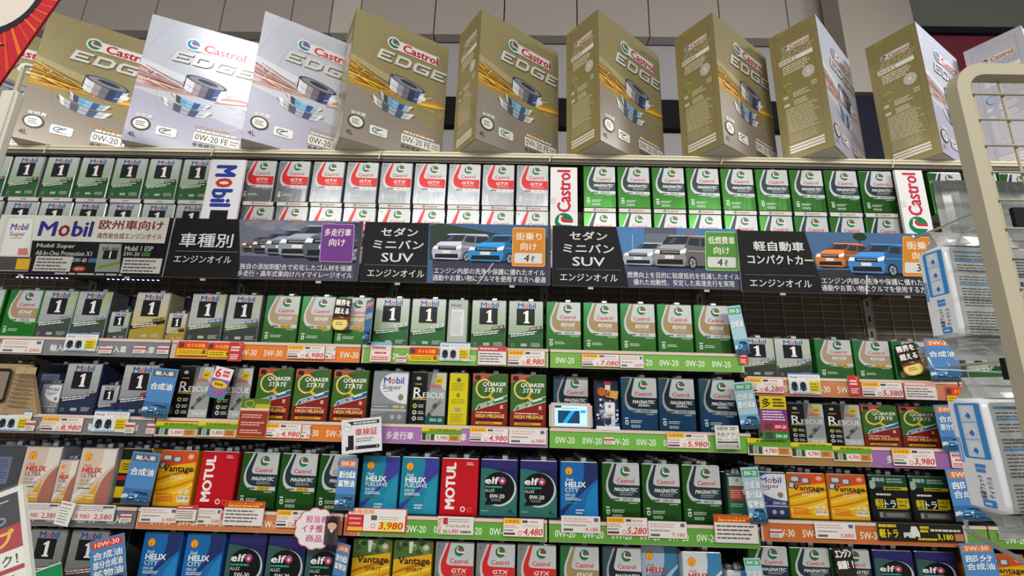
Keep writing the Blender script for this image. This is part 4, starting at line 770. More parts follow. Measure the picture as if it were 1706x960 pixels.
def k_pink(d, W, H): d.rect(0, 0, W, H, '#e0b8b4'); d.rect(0, H*.84, W, H, '#7ab0cc'); d.rect(W*.05, H*.6, W*.95, H*.82, '#cfd8dc'); d.greek(W*.08, H*.62, W*.84, H*.18, 1, '#c04a44', t=.7); d.rect(W*.05, H*.34, W*.95, H*.56, '#e8dcd8'); d.greek(W*.2, H*.38, W*.6, H*.14, 1, '#b83a3a', t=.7); d.rect(W*.05, H*.04, W*.95, H*.3, '#e8dcd8'); d.greek(W*.08, H*.06, W*.84, H*.22, 2, '#b83a3a', t=.6)
def k_quak(d, W, H):
    d.rect(0, 0, W, H, '#a83228'); d.rect(0, H*.72, W, H, '#4f7a2c'); d.ring(W*.3, H*.86, W*.16, H*.1, 3, '#c9b24a'); d.rect(W*.5, H*.74, W*.98, H*.86, '#b8b02a'); d.rect(0, H*.68, W, H*.75, '#d8c8a0')
    for i in range(3): d.rect(W*.05, H*(.06+i*.2), W*.95, H*(.22+i*.2), '#8a3a30'); d.greek(W*.1, H*(.08+i*.2), W*.8, H*.12, 2, '#e0b0a0', t=.5)
    d.rect(0, 0, 2, H, '#c9a02a'); d.rect(W-2, 0, W, H, '#c9a02a'); d.rect(0, 0, W, 2, '#c9a02a')
def k_kei(d, W, H): d.rect(0, 0, W, H, '#24231c'); d.greek(W*.02, H*.74, W*.24, H*.2, 1, '#d8c020', t=.8); d.text('軽トラ', W*.13, H*.42, H*.5, '#e4d024', w=W*.22, bold=.06); d.rr(W*.3, H*.2, W*.46, H*.5, 4, '#c9ccca'); d.poly([(W*.38, H*.5), (W*.4, H*.85), (W*.46, H*.85), (W*.49, H*.5), (W*.49, H*.25), (W*.4, H*.25)], '#dcdedc'); d.ell(W*.34, H*.2, H*.1, H*.1, '#111'+'111', 10); d.ell(W*.45, H*.2, H*.1, H*.1, '#111111', 10); d.greek(W*.5, H*.5, W*.12, H*.4, 2, '#d8c020', t=.7); d.greek(W*.62, H*.56, W*.36, H*.2, 1, '#cfcdc0', t=.6); d.text('3,180', W*.78, H*.28, H*.36, '#e8d41e', w=W*.18, bold=.06); d.greek(W*.46, H*.08, W*.22, H*.14, 1, '#d8c020', t=.8); d.rect(W*.89, H*.1, W*.99, H*.5, '#b8795a')
def k_3980(d, W, H): d.rect(0, 0, W, H, '#c8303c'); d.rect(W*.02, H*.72, W*.98, H*.97, '#e3dcd8'); d.text('会員価格', W*.25, H*.85, H*.2, '#d88a1c', w=W*.4, bold=.05); d.rect(W*.28, H*.05, W*.97, H*.72, '#e6e0da'); d.rect(W*.02, H*.05, W*.27, H*.2, '#e0c02a'); d.greek(W*.04, H*.25, W*.2, H*.4, 2, '#e8a8a0', t=.4); d.rect(W*.4, H*.5, W*.5, H*.7, '#57575a'); d.greek(W*.54, H*.5, W*.38, H*.18, 2, '#a8b0a0', t=.4); d.ring(W*.44, H*.26, H*.1, H*.1, 2, '#c8303c'); d.poly([(W*.52, H*.08), (W*.55, H*.46), (W*.95, H*.44), (W*.92, H*.06)], '#e6d648'); d.text('3,980', W*.74, H*.26, H*.34, '#c8202c', w=W*.4, bold=.05, sl=.15)
def k_motul(d, W, H): d.rect(0, 0, W, H, '#ddd7d2'); d.rect(0, 0, W*.12, H, '#e2dcd8'); d.text('MOTUL', W*.06, H*.5, W*.09, '#c02030', w=H*.9, bold=.06, rot=math.pi/2); d.rect(W*.15, H*.56, W*.28, H*.92, '#b03040'); d.greek(W*.3, H*.66, W*.6, H*.24, 2, '#9a8a8a', t=.4); d.text('H-Tech Fine 0W-20', W*.56, H*.48, H*.16, '#3a3a40', w=W*.66, bold=.01); d.rect(W*.16, H*.05, W*.28, H*.25, '#8fae6a'); d.text('6,880', W*.45, H*.17, H*.24, '#b8303c', w=W*.28, bold=.03); d.greek(W*.64, H*.06, W*.3, H*.2, 1, '#6a6a6e', t=.7)
def k_new(d, W, H): d.rect(0, 0, W, H, '#d9d8d2'); d.text('NEW', W*.33, H*.86, H*.16, '#2c2c2e', w=W*.44, bold=.04); d.greek(W*.62, H*.78, W*.3, H*.16, 2, '#5a5a5a', t=.5); d.text('予約アプリ', W*.5, H*.6, H*.2, '#2c2c2e', w=W*.9, bold=.01); d.text('車検・オイル交換', W*.5, H*.4, H*.12, '#4a4a48', w=W*.86); d.rect(W*.06, H*.24, W*.94, H*.32, '#57564f'); d.rect(W*.03, H*.02, W*.97, H*.2, '#aaa99f'); d.rect(W*.84, H*.04, W*.94, H*.17, '#8a897f')
def k_insp(d, W, H):
    d.rect(0, 0, W, H, '#d9dadf'); d.rect(W*.16, H*.82, W*.95, H*.93, '#333338'); d.greek(W*.3, H*.84, W*.6, H*.07, 1, '#c9c9cc', t=.8); d.ell(W*.15, H*.78, W*.1, H*.13, '#e6e6ea'); d.ring(W*.15, H*.78, W*.1, H*.13, 1.2, '#5a5a60'); d.greek(W*.08, H*.74, W*.14, H*.1, 2, '#8a8a90', t=.4)
    d.text('車検証', W*.62, H*.6, H*.22, '#c02430', w=W*.56, bold=.04); d.greek(W*.36, H*.3, W*.5, H*.14, 2, '#7a7a80', t=.5); d.rect(W*.1, H*.08, W*.16, H*.2, '#2a2a2c'); d.rect(W*.16, H*.1, W*.3, H*.52, '#232326'); d.rr(W*.34, H*.1, W*.94, H*.2, 3, '#2a2a2c'); d.ell(W*.38, H*.15, 3, 3, '#c9c9c0', 8); d.ell(W*.88, H*.15, 3, 3, '#c9c9c0', 8)
def card(name, cat, px0, py0, px1, py1, fn, lab, Y=2.1195, rowk='card', roll=0, th=.0009, bg='#dcd8d4', group=None, yaw=0, kw=1):
    cx, cy = (px0+px1)/2, (py0+py1)/2; c = at(cx, cy, Y); W = (at(px1, cy, Y).x-at(px0, cy, Y).x)*kw; H = at(cx, py0, Y).z-at(cx, py1, Y).z
    b = B(); b.box(-W/2, 0, 0, W/2, th, H, mat(bg, 'p'))
    o = b.obj(name, None, (0, 0, 0), (0, roll, yaw)); o.location = c-o.rotation_euler.to_matrix() @ Vector((0, 0, H/2))
    inkon(o, W*1000, H*1000, fn, 'print', eps=.000025); tag(o, lab, cat, group or ('price cards' if cat == 'price card' else 'shelf notices'), row=rowk); return o
ycards = 0
PC = [ # kind, px0, py0, px1, py1, price/None
 ('w', 2, 566, 71, 588, '1,080', 3), ('c', 108, 555, 162, 585, '', 3), ('s', 165, 578, 186, 589, '', 3), ('s', 222, 577, 242, 589, '', 3), ('s', 262, 577, 281, 590, '', 3), ('y', 296, 569, 346, 592, '', 3), ('y', 347, 571, 384, 595, '', 3), ('t', 381, 570, 404, 602, '', 3),
 ('b', 478, 576, 541, 598, '6,980', 3), ('w', 542, 578, 559, 598, '380', 3), ('p', 617, 570, 652, 603, '', 3), ('s', 660, 593, 677, 604, '', 3), ('y', 682, 579, 730, 602, '', 3), ('c', 733, 570, 783, 602, '', 3), ('n', 796, 577, 844, 608, '#c04a54', 3), ('b', 846, 584, 908, 610, '8,980', 3),
 ('b', 969, 590, 1032, 611, '7,080', 3), ('w', 1033, 592, 1072, 613, '6,600', 3), ('t', 1231, 583, 1246, 607, '', 3), ('b', 1241, 630, 1306, 655, '6,280', 3), ('c', 1314, 622, 1367, 657, '', 3), ('t', 1414, 626, 1433, 659, '', 3), ('b', 1436, 637, 1504, 662, '5,380', 3), ('n', 1507, 636, 1560, 666, '#d09a94', 3), ('y', 1577, 645, 1621, 672, '', 3),
 ('c', -4, 684, 51, 718, '', 4), ('s', 42, 701, 58, 718, '', 4), ('b', 68, 695, 138, 719, '8,980', 4), ('c', 155, 684, 214, 720, '', 4), ('s', 208, 704, 224, 722, '', 4), ('s', 244, 706, 257, 723, '', 4), ('r', 258, 703, 328, 727, '5,880', 4), ('r', 329, 703, 394, 728, '5,880', 4), ('q', 398, 664, 447, 728, '', 4),
 ('b', 436, 706, 502, 730, '4,980', 4), ('w', 503, 708, 517, 731, '80', 4), ('r', 702, 713, 768, 736, '5,980', 4), ('b', 782, 713, 847, 737, '4,980', 4), ('w', 848, 715, 910, 740, '6,080', 4), ('s', 1006, 729, 1023, 741, '', 4), ('b', 1111, 722, 1180, 747, '5,980', 4),
 ('r', 1246, 731, 1317, 759, '4,780', 4), ('r', 1318, 738, 1387, 763, '4,780', 4), ('r', 1388, 744, 1452, 769, '4,780', 4), ('b', 1487, 748, 1558, 777, '3,980', 4), ('p', 1584, 751, 1618, 780, '', 4),
 ('d', 42, 838, 97, 866, ('4,980', '2,380'), 5), ('d', 121, 841, 191, 868, ('4,980', '2,580'), 5), ('s', 200, 857, 219, 870, '', 5), ('w', 233, 846, 295, 871, '2,480', 5), ('n', 293, 842, 328, 868, '#b84048', 5), ('w', 329, 847, 368, 874, '5,680', 5), ('n', 372, 835, 440, 876, '#c8441c', 5), ('b', 460, 850, 518, 880, '3,780', 5),
 ('k', 578, 847, 678, 887, '', 5), ('m', 729, 861, 789, 891, '', 5), ('b', 838, 864, 906, 895, '4,480', 5), ('w', 935, 860, 1000, 888, '4,180', 5), ('b', 1011, 862, 1079, 893, '5,280', 5), ('w', 1080, 869, 1144, 897, '7,180', 5), ('n', 1190, 858, 1263, 905, '#c8441c', 5),
 ('s', 1283, 882, 1303, 896, '', 5), ('w', 1358, 871, 1425, 898, '3,880', 5), ('e', 1462, 873, 1605, 903, '', 5), ('s', 1664, 886, 1686, 900, '', 5)]
for i, (k, a, b_, c, e, v, r) in enumerate(PC):
    Y = 2.1192-.0025*(i % 3)
    if k in 'tqpn': Y -= .006
    nm, cat, fn, lab = {'b': ('price_card', 'price card', k_big(v) if k == 'b' else None, f'yellow-headed card priced {v}'), 'w': ('price_card', 'price card', k_white(v) if k == 'w' else None, ('narrow ' if c-a < 22 else '')+f'white card priced {v}'), 'd': ('price_card', 'price card', k_red(*v) if k == 'd' else None, f'two-price white card, {v[1] if v else 0}'),
      'c': ('campaign_card', 'notice', k_camp, 'campaign card showing two dark jackets'), 's': ('small_label', 'label', k_small, 'tiny white label with red line'), 'y': ('promotion_card', 'notice', k_yel, 'red-over-yellow promotion card'), 't': ('red_tag', 'tag', k_tag(), 'red hanging tag with white print'),
      'p': ('promotion_card', 'notice', k_pink, 'pink card with three red lines'), 'n': ('notice_card', 'notice', k_note(v, 'エンジンオイル交換' if v == '#c8441c' else '') if k == 'n' else None, {'#c8441c': 'white notice with orange-red heading', '#c04a54': 'white notice with crimson heading', '#d09a94': 'white notice with pale pink heading'}.get(v, 'small white notice with red heading')), 'r': ('price_card', 'price card', k_res(v) if k == 'r' else None, f'green-yellow card priced {v}'),
      'q': ('promotion_card', 'notice', k_quak, 'tall red card with green top'), 'k': ('price_card', 'price card', k_3980, 'large red-edged card priced 3,980'), 'm': ('price_card', 'price card', k_motul, 'card with upright red lettering, 6,880'), 'e': ('price_card', 'price card', k_kei, 'black-and-yellow card with small truck')}[k]
    card(nm, cat, a, b_, c, e, fn, lab, Y=Y, rowk=f'c{r}')
card('notice_card', 'notice', 563, 697, 642, 754, k_insp, 'white tilted sheet with big red characters and black gadget', Y=2.07, roll=-.12, kw=.84)
card('notice_card', 'notice', 1192, 709, 1232, 748, k_new, 'grey-white notice card starting with NEW', Y=2.095, roll=-.02)
card('receipt_tag', 'tag', 88, 836, 128, 876, lambda d, W, H: (d.rect(0, 0, W, H, '#dfdfda'), d.greek(W*.1, H*.08, W*.7, H*.7, 6, '#6a6a6a', t=.3), d.greek(W*.1, H*.84, W*.7, H*.1, 1, '#c04a4a', t=.6)), 'white leaning slip over the third rail', Y=2.095, roll=.16, kw=.62)
# round speech-bubble card with a printed attendant
def bubble(d, W, H):
    n = 11; pts = []
    for i in range(n):
        a = 2*math.pi*i/n; cx, cy = W*.5+W*.36*math.cos(a), H*.5+H*.36*math.sin(a)
        for t in (-50, -25, 0, 25, 50): pts.append((cx+W*.15*math.cos(a+math.radians(t)), cy+H*.15*math.sin(a+math.radians(t))))
    d.poly(pts, '#b85a6c'); d.poly([(W/2+(x-W/2)*.95, H/2+(y-H/2)*.95) for x, y in pts], '#e2dde0')
    d.text('担当者', W*.5, H*.72, H*.17, '#c43a78', w=W*.5, bold=.04); d.text('イチ推し', W*.5, H*.5, H*.19, '#c43a78', w=W*.66, bold=.05); d.text('商品！', W*.52, H*.27, H*.17, '#c43a78', w=W*.46, bold=.04)
cx, cy, Yb = 526, 881, 2.08
P0 = at(cx, cy, Yb); W = at(561, cy, Yb).x-at(489, cy, Yb).x; H = W*.9
b = B(); n = 22; b.lathe([(W*.42, 0), (W*.42, .001)], mat('#d8d0d4', 'p'), n)
o = b.obj('bubble_card'); o.data.transform(Matrix.Translation((0, 0, H/2)) @ Matrix.Rotation(math.pi/2, 4, 'X') @ Matrix.Diagonal((1, .9, 1, 1)))
o.location = (P0.x, Yb, P0.z-H/2); inkon(o, W*1000, H*1000, bubble, 'print'); bb = B(); bb.box(-.004, .0, H*.55, .004, YR-Yb-.002, H*.56, CLEAR); bb.obj('clear_arm', o)
o.data.transform(Matrix.Translation((0, .0012, 0))); tag(o, 'white cloud-shaped card with pink characters', 'notice', 'shelf notices')
def attendant(d, W, H):
    d.poly([(W*.25, 0), (W*.3, H*.5), (W*.7, H*.52), (W*.75, 0)], '#3a3238'); d.ell(W*.5, H*.7, W*.34, H*.2, '#d8ae98', 18); d.poly(bez((W*.12, H*.66), (W*.2, H*1.02), (W*.6, H*.98))+bez((W*.6, H*.98), (W*.92, H*.95), (W*.86, H*.68))+bez((W*.86, H*.68), (W*.6, H*.84), (W*.12, H*.72)), '#2c2222')
    d.ell(W*.38, H*.68, 1.2, 2, '#2c2222', 8); d.ell(W*.62, H*.68, 1.2, 2, '#2c2222', 8); d.line(W*.42, H*.59, W*.58, H*.59, 1, '#b05a50')
    d.poly([(W*.36, H*.5), (W*.5, H*.4), (W*.64, H*.5), (W*.5, H*.52)], '#dcd4d4')
card('attendant_cutout', 'notice', 541, 860, 564, 908, attendant, 'small printed attendant with dark hair beside cloud card', Y=2.075, bg='#4a4046')
# ------------------------------------------------------------------ blue shelf talkers and other point-of-sale cards
def talk(hdr, hcol, lines, carc='#3f86c0', base='#3f77b4', top='#6fa8d8'):
    def f(d, W, H):
        d.rect(0, 0, W, H, base); d.rect(0, H*.3, W, H, top); d.rect(W*.06, H*.82, W*.94, H*.96, hcol); d.text(hdr, W*.5, H*.89, H*.09, '#eef0ee', w=W*.7, bold=.04)
        for i, t in enumerate(lines):
            y = H*(.62-.17*i+(.06 if len(lines) > 1 else 0)); d.text(t, W*.5+1, y-1, H*.15, '#2a4668', w=W*.86, bold=.09); d.text(t, W*.5, y, H*.145, '#f2f4f2', w=W*.84, bold=.05)
        d.rect(0, 0, W, H*.1, '#35506c'); car(d, W*.14, H*.05, W*.82, H*.22, carc); d.poly([(0, H*.1), (W*.2, H*.14), (W*.16, H*.2), (0, H*.18)], '#c9d4de')
    return f
OR, GY, GN = '#d8793a', '#5c626c', '#3f9a6c'
TK = [(604, 499, 623, 572, '5W-30', OR, ['合成油'], 'narrow blue talker card with orange top', '', -.9, 0, 1.7), (1214, 509, 1246, 590, '0W-20', GN, ['合成油'], 'pale blue talker card with green top', '', 0, -.13, .74), (1545, 564, 1597, 633, '5W-30', OR, ['合成油'], 'blue talker card with orange top', '', 0, -.03, 1),
 (242, 613, 291, 695, '輸入車', GY, ['合成油'], 'blue talker card with grey top', '', 0, .06, .9), (1226, 636, 1262, 714, '0W-20', GN, ['合成油', '部分合成油'], 'pale blue talker card with green top', '', -.2, -.1, .85), (1563, 674, 1612, 750, '5W-30', OR, ['合成油', '部分合成油'], 'blue talker card with orange top', '', 0, -.05, 1),
 (208, 753, 261, 841, '輸入車', GY, ['合成油'], 'blue talker card with grey top', '', 0, .06, .9), (560, 763, 594, 850, '5W-30', OR, ['部分合成油', '鉱物油'], 'blue talker card with orange top', '', .0, .0, .95), (1240, 778, 1273, 872, '0W-20', GN, ['合成油', '部分合成油', '鉱物油'], 'pale blue talker card with green top', '', -.2, -.1, .85), (1584, 781, 1642, 868, '5W-30', OR, ['部分', '合成油'], 'blue talker card with orange top', '', 0, -.05, 1),
 (146, 893, 214, 985, '10W-30', '#d8442c', ['合成油', '部分合成油', '鉱物油'], 'tilted blue talker card with red top', '', 0, -.28, .85), (553, 905, 581, 985, '5W-30', OR, ['部分合成油', '鉱物油'], 'blue talker card with orange top', '', -.4, .08, 1), (1606, 905, 1662, 985, '5W-30', OR, ['部分', '合成油'], 'blue talker card with orange top', '', 0, -.05, 1), (1246, 930, 1272, 1000, '0W-20', GN, ['合成油'], 'pale blue talker card with green top', '', -.3, -.12, 1)]
for i, (a, b_, c, e, hd, hc, ls, lab, _x, yaw, roll, kw) in enumerate(TK):
    cyy = (b_+e)/2; rr = 'on shelf below banners' if cyy < 600 and a < 1500 or cyy < 610 else 'on second shelf below banners' if cyy < 720 else 'on third shelf below banners' if cyy < 850 else 'on lowest shelf'
    pale_ = 'pale' in lab
    o = card('talker_card', 'notice', a, b_, c, e, talk(hd, hc, ls, base='#3d6a9c' if not pale_ else '#6fa4c4', top='#4f86c0' if not pale_ else '#a4c4d4'), lab+' '+rr, Y=2.105, rowk='t', roll=roll, kw=kw, yaw=yaw, bg='#c8d0d8', group='shelf talkers')
    bb = B(); h = o.dimensions.z; bb.box(-.005, .001, .004, .005, .018, .009, CLEAR); bb.obj('clear_arm', o)
def duo(d, W, H): d.rect(0, H*.7, W, H, '#dcc41e'); d.text('多', W*.24, H*.84, H*.22, '#1e1c10', w=W*.36, bold=.06); d.greek(W*.5, H*.74, W*.44, H*.22, 3, '#3a3410', t=.6); d.rect(0, H*.4, W, H*.7, '#7a3a80'); d.greek(W*.06, H*.43, W*.86, H*.24, 4, '#e8d8e4', t=.45); d.rect(0, H*.2, W, H*.4, '#b02a48'); d.text('0W-20', W*.7, H*.3, H*.08, '#f0e4e4', w=W*.42, bold=.05); d.rr(W*.1, H*.23, W*.4, H*.37, 2, '#57434a'); d.rect(0, 0, W, H*.2, '#2c7a3c'); d.text('5W-30', W*.7, H*.09, H*.08, '#f0e4e4', w=W*.42, bold=.05); d.rr(W*.1, H*.03, W*.4, H*.17, 2, '#3c4a40')
card('talker_card', 'notice', 1268, 660, 1312, 733, duo, 'yellow, purple, red and green banded card on second shelf', Y=2.10, group='shelf talkers')
def six(d, W, H): d.rect(0, 0, W, H, '#e4d8de'); d.rect(0, H*.62, W, H*.96, '#e6dcd8'); d.text('6', W*.24, H*.8, H*.3, '#c8243c', w=W*.32, bold=.08); d.greek(W*.5, H*.7, W*.44, H*.22, 2, '#c8243c', t=.7); d.rect(0, H*.3, W, H*.62, '#8a5aa8'); d.ell(W*.5, H*.44, W*.44, H*.12, '#d8c424', 18); d.greek(W*.24, H*.4, W*.5, H*.09, 1, '#7a4a20', t=.8); d.rect(0, 0, W, H*.3, '#3f8a96'); d.text('増量', W*.5, H*.18, H*.2, '#b04a9a', w=W*.8, bold=.08)
card('promotion_card', 'notice', 345, 612, 388, 664, six, 'pink-purple promotion card with red figure six', Y=2.10, roll=.2, kw=.72)
def hang(txt1, txt2):
    def f(d, W, H):
        d.rect(0, H*.36, W, H, '#2a2624'); d.text(txt1, W*.5, H*.86, H*.2, '#f0ede6', w=W*.86, bold=.1); d.text(txt2, W*.5, H*.6, H*.2, '#f0ede6', w=W*.86, bold=.1)
        if txt1 == '限界を': d.ell(W*.5, H*.2, W*.48, H*.22, '#c9a838', 22); d.ell(W*.5, H*.2, W*.42, H*.19, '#e6d684', 22); d.greek(W*.26, H*.14, W*.46, H*.12, 2, '#a84a34', t=.5); d.poly([(0, H*.36), (W*.3, H*.42), (W*.6, H*.38), (W, H*.44), (W, H*.34), (0, H*.3)], '#7a3a24')
    return f
card('hang_tag', 'tag', 555, 497, 583, 550, hang('限界を', '超える'), 'black tag with gold medal hung on a green can below banners', Y=2.14, rowk='h', group='hang tags', roll=.06, bg='#4a3a2c')
card('hang_tag', 'tag', 1493, 573, 1538, 625, hang('限界を', '超える'), 'black tag with gold medal on the shelf end near rack', Y=2.14, rowk='h', group='hang tags', roll=-.22, kw=.8, bg='#4a3a2c')
card('hang_tag', 'tag', 1394, 912, 1426, 985, hang('エンジン', '保護！！'), 'black tag with white characters hung on lowest shelf can', Y=2.14, rowk='h', group='hang tags', roll=-.1, bg='#2a2624')
# ------------------------------------------------------------------ tablet and refill pouch on the second shelf
c0, c1 = at(915, 712, 2.13), at(988, 712, 2.13); zs = zrow('4', c0.x)
W, H = (c1.x-c0.x), .112; b = B(); d = D(.001, 'p', off=.0005, ox=-W*500)
me = bmesh.new(); bmesh.ops.create_cube(me, size=1)
for v in me.verts: v.co = Vector((v.co.x*W, v.co.y*.024+.014, (v.co.z+.5)*H))
bmesh.ops.bevel(me, geom=me.edges[:], offset=.009, segments=3, affect='EDGES'); m_ = bpy.data.meshes.new('tablet_body'); me.to_mesh(m_); me.free(); m_.materials.append(mat('#c9bcb6', 'g'))
o = link('tablet_display', m_, None, ((c0.x+c1.x)/2, 2.128, zs+.001), (-.08, 0, 0))
w_, h_ = W*1000, H*1000; d.oy = 0; d.off = -.0012
d.rect(w_*.13, h_*.12, w_*.87, h_*.88, '#a9d4ee', emit=.75); d.rect(w_*.2, h_*.22, w_*.7, h_*.7, '#0c3a5e', emit=.5); d.poly([(w_*.3, h_*.22), (w_*.4, h_*.22), (w_*.6, h_*.7), (w_*.5, h_*.7)], '#1e9ad0', emit=.7); d.greek(w_*.22, h_*.26, w_*.46, h_*.4, 6, '#1f5f8a', t=.1); d.rect(w_*.13, h_*.8, w_*.28, h_*.88, '#2c3a44'); d.rect(w_*.72, h_*.62, w_*.84, h_*.72, '#2f8fd8', emit=.7); d.greek(w_*.3, h_*.76, w_*.4, h_*.05, 1, '#5a7a94')
link('screen', d.mesh('screen'), o); b = B(); b.box(-.03, .026, 0, .03, .05, .05, BLACKM); b.obj('stand', o); tag(o, 'pale tablet display with glowing blue screen', 'tablet')
a, t = at(1012, 713, 2.14), at(1012, 634, 2.14); Wp = (at(1032, 690, 2.14).x-at(992, 690, 2.14).x); Hp = t.z-zs-.001
b = B(); n = 9; vv = []; ff = []
for j in range(n):
    tt = j/(n-1); dep = .022*math.sin(math.pi*min(1, tt*1.05))**.6*(1-.9*tt)+.0015+ (.02*(1-tt) if tt < .3 else 0)
    for i in range(7): s = i/6*2-1; vv.append((s*Wp/2, -dep*(1-s*s*.9), tt*Hp))
    for i in range(7): s = i/6*2-1; vv.append((s*Wp/2, .03+dep*(1-s*s*.9)*.3, tt*Hp))
for j in range(n-1):
    for i in range(6): p = j*14+i; ff += [(p, p+1, p+15, p+14), (p+8, p+7, p+21, p+22)]
    ff += [(j*14+7, j*14, j*14+14, j*14+21), (j*14+6, j*14+13, j*14+27, j*14+20)]
ff += [tuple(range(7))+tuple(range(13, 6, -1)), tuple((n-1)*14+i for i in list(range(6, -1, -1))+list(range(7, 14)))]
b.add(vv, ff, mat('#262c4a', 'g')); o = b.obj('refill_pouch', None, (a.x, 2.15, zs+.001), smooth=True)
def pouch(d, W, H):
    rnd = random.Random(5)
    for i in range(44): d.ell(rnd.uniform(6, W-6), rnd.uniform(4, H*.62), rnd.uniform(2, 7), rnd.uniform(2, 7), rnd.choice(['#8fa0c8', '#c9d2e4', '#4f64a0', '#e4e8f0', '#6a7ab0']), 8)
    d.rect(2, 2, W-2, H*.08, '#dfe2ea'); d.ell(W*.26, H*.76, W*.18, H*.09, '#b8642a', 14); d.poly([(W*.4, H*.66), (W*.9, H*.62), (W*.96, H*.78), (W*.5, H*.8)], '#c9a43a'); d.poly([(W*.36, H*.7), (W*.6, H*.66), (W*.6, H*.78)], '#a83a2c')
    d.rr(W*.4, H*.8, W*.62, H*.92, 2, '#d8d8d4'); d.rr(W*.36, H*.9, W*.66, H*.97, 3, '#b8242c'); d.rr(W*.36, H*.08, W*.8, H*.56, 7, '#b9c4d8'); d.rr(W*.4, H*.36, W*.78, H*.54, 5, '#e6e6e2'); castrol_mark(d, W*.58, H*.47, W*.07); d.rect(W*.44, H*.22, W*.76, H*.34, '#dcd8cc'); d.greek(W*.46, H*.24, W*.26, H*.08, 2, '#4a4a2c', t=.6)
dd = D(.001, 'g', eps=.00003, off=.0405, ox=-Wp*500); pouch(dd, Wp*1000, Hp*1000); link('print', dd.mesh('print'), o, (0, .014, 0)); tag(o, 'dark blue refill pouch with red-capped bottle picture', 'pouch')
# kraft brochure stand at the far end of the second shelf
KR = mat('#a08a68', 'p'); P = lambda x, y, Y: at(x, y, Y)
b = B(); zs = zrow('4', -2.3)+.001; xk0, xk1 = at(-40, 690, 2.12).x, at(62, 690, 2.12).x; xt = at(52, 607, 2.12).x; ht = at(30, 607, 2.12).z-zs
vv = [(xk0, 2.10, zs), (xk1, 2.12, zs), (xt, 2.12, zs+ht), (xk0, 2.10, zs+ht), (xk0, 2.19, zs), (xk1, 2.14, zs), (xt, 2.135, zs+ht), (xk0, 2.16, zs+ht)]
org = Vector(((xk0+xk1)/2, 2.12, zs)); b.add([tuple(Vector(p)-org) for p in vv], [(0, 1, 2, 3), (5, 4, 7, 6), (1, 5, 6, 2), (4, 0, 3, 7), (3, 2, 6, 7), (1, 0, 4, 5)], KR); o = b.obj('kraft_display_card', None, org)
d = D(.001, 'p', off=.0125, eps=.000025); ww = (xk1-xk0)*500; d.greek(ww*.1, ht*120, ww*.7, ht*700, 8, '#7a6648', t=.3); d.rect(ww*.08, ht*800, ww*.75, ht*940, '#b09a74'); d.rr(-ww*.7, ht*220, -ww*.05, ht*900, 12, '#1d1c1c'); d.rr(-ww*.62, ht*280, -ww*.12, ht*840, 6, '#8a7a68'); d.line(ww*.02, ht*60, ww*.44, ht*970, 2.2, '#6a5840'); link('print', d.mesh('print'), o, (0, -.008, 0)); tag(o, 'brown kraft display card with black-framed window', 'display card')
# ------------------------------------------------------------------ wire rack beside the camera with hanging wet-tissue packs
YW = .86; PAINT = mat('#b0a994', 'p'); PAINTW = mat('#a09a8a', 'p')
pt = at(1607, 200, YW); zt = at(1660, 122, YW).z; xp = pt.x; hw = .0135
b = B(); R = .05; path = [(xp, YW, .02), (xp, YW, zt-R)]+[(xp+R-R*math.cos(t), YW, zt-R+R*math.sin(t)) for t in [math.radians(a) for a in (15, 30, 45, 60, 75, 90)]]+[(xp+.62, YW, zt)]
def sqtube(b, pts, hx, hy, m):
    rings = []
    for i, p in enumerate(pts):
        p = Vector(p); dd = (Vector(pts[min(i+1, len(pts)-1)])-Vector(pts[max(i-1, 0)])).normalized(); s = dd.cross(Vector((0, 1, 0))).normalized()
        rings.append([p+s*hx*a+Vector((0, hy*c, 0)) for a, c in ((-1, -1), (1, -1), (1, 1), (-1, 1))])
    v = [q for r in rings for q in r]; f = [(i*4+k, i*4+(k+1) % 4, i*4+4+(k+1) % 4, i*4+4+k) for i in range(len(pts)-1) for k in range(4)]
    b.add(v, f+[(0, 1, 2, 3), (len(v)-1, len(v)-2, len(v)-3, len(v)-4)], m)
sqtube(b, path, hw, .0135, PAINT); rk = link('wire_rack', None, None, (xp, YW, 0))
o = b.obj('post', rk, (-xp, -YW, 0))
b = B(); b.box(-.02, -.12, 0, .64, .12, .02, PAINT); b.obj('base', rk)
vx = [at(p, 300, YW).x for p in (1660, 1712, 1764)]; vx += [vx[-1]+.057*i for i in range(1, 6)]
for x in vx: b = B(); b.tube([(x-xp, .006, .2), (x-xp, .006, zt-.006)], .0027, PAINT, 8); b.obj('upright_wire', rk)
zz = at(1660, 157, YW).z; step = zz-at(1660, 199, YW).z
for k in range(26):
    b = B(); b.tube([(.004, 0, zz-k*step), (.61, 0, zz-k*step)], .0026, PAINTW, 8); b.obj('cross_wire', rk)
tag(rk, 'cream steel rack with square post and wire mesh', 'rack')
def hook(px, py, px2, py2, L, lab):
    a = at(px, py, YW); b = B(); b.tube([(0, -.002, 0), (0, L, 0), (0, L+.006, .008)], .0028, CHROME, 8)
    o = b.obj('hook', None, (a.x, YW+.0175, a.z)); b = B(); b.box(-.014, -.004, -.034, .014, .004, .005, BLACKM); b.obj('bracket', o); tag(o, lab, 'hook', 'rack hooks'); return a
hook(1655, 342, 0, 0, .17, 'steel hook holding the upper tissue pack'); hook(1712, 345, 0, 0, .17, 'steel hook by the upper pack, further along rack')
hook(1698, 600, 0, 0, .12, 'steel hook holding the lower tissue pack')
WHT = mat('#e6eaf0', 'g'); SILV = mat('#a2a5a6', 'g'); FILM = mat('#a9adad', 'g', 0, .84)
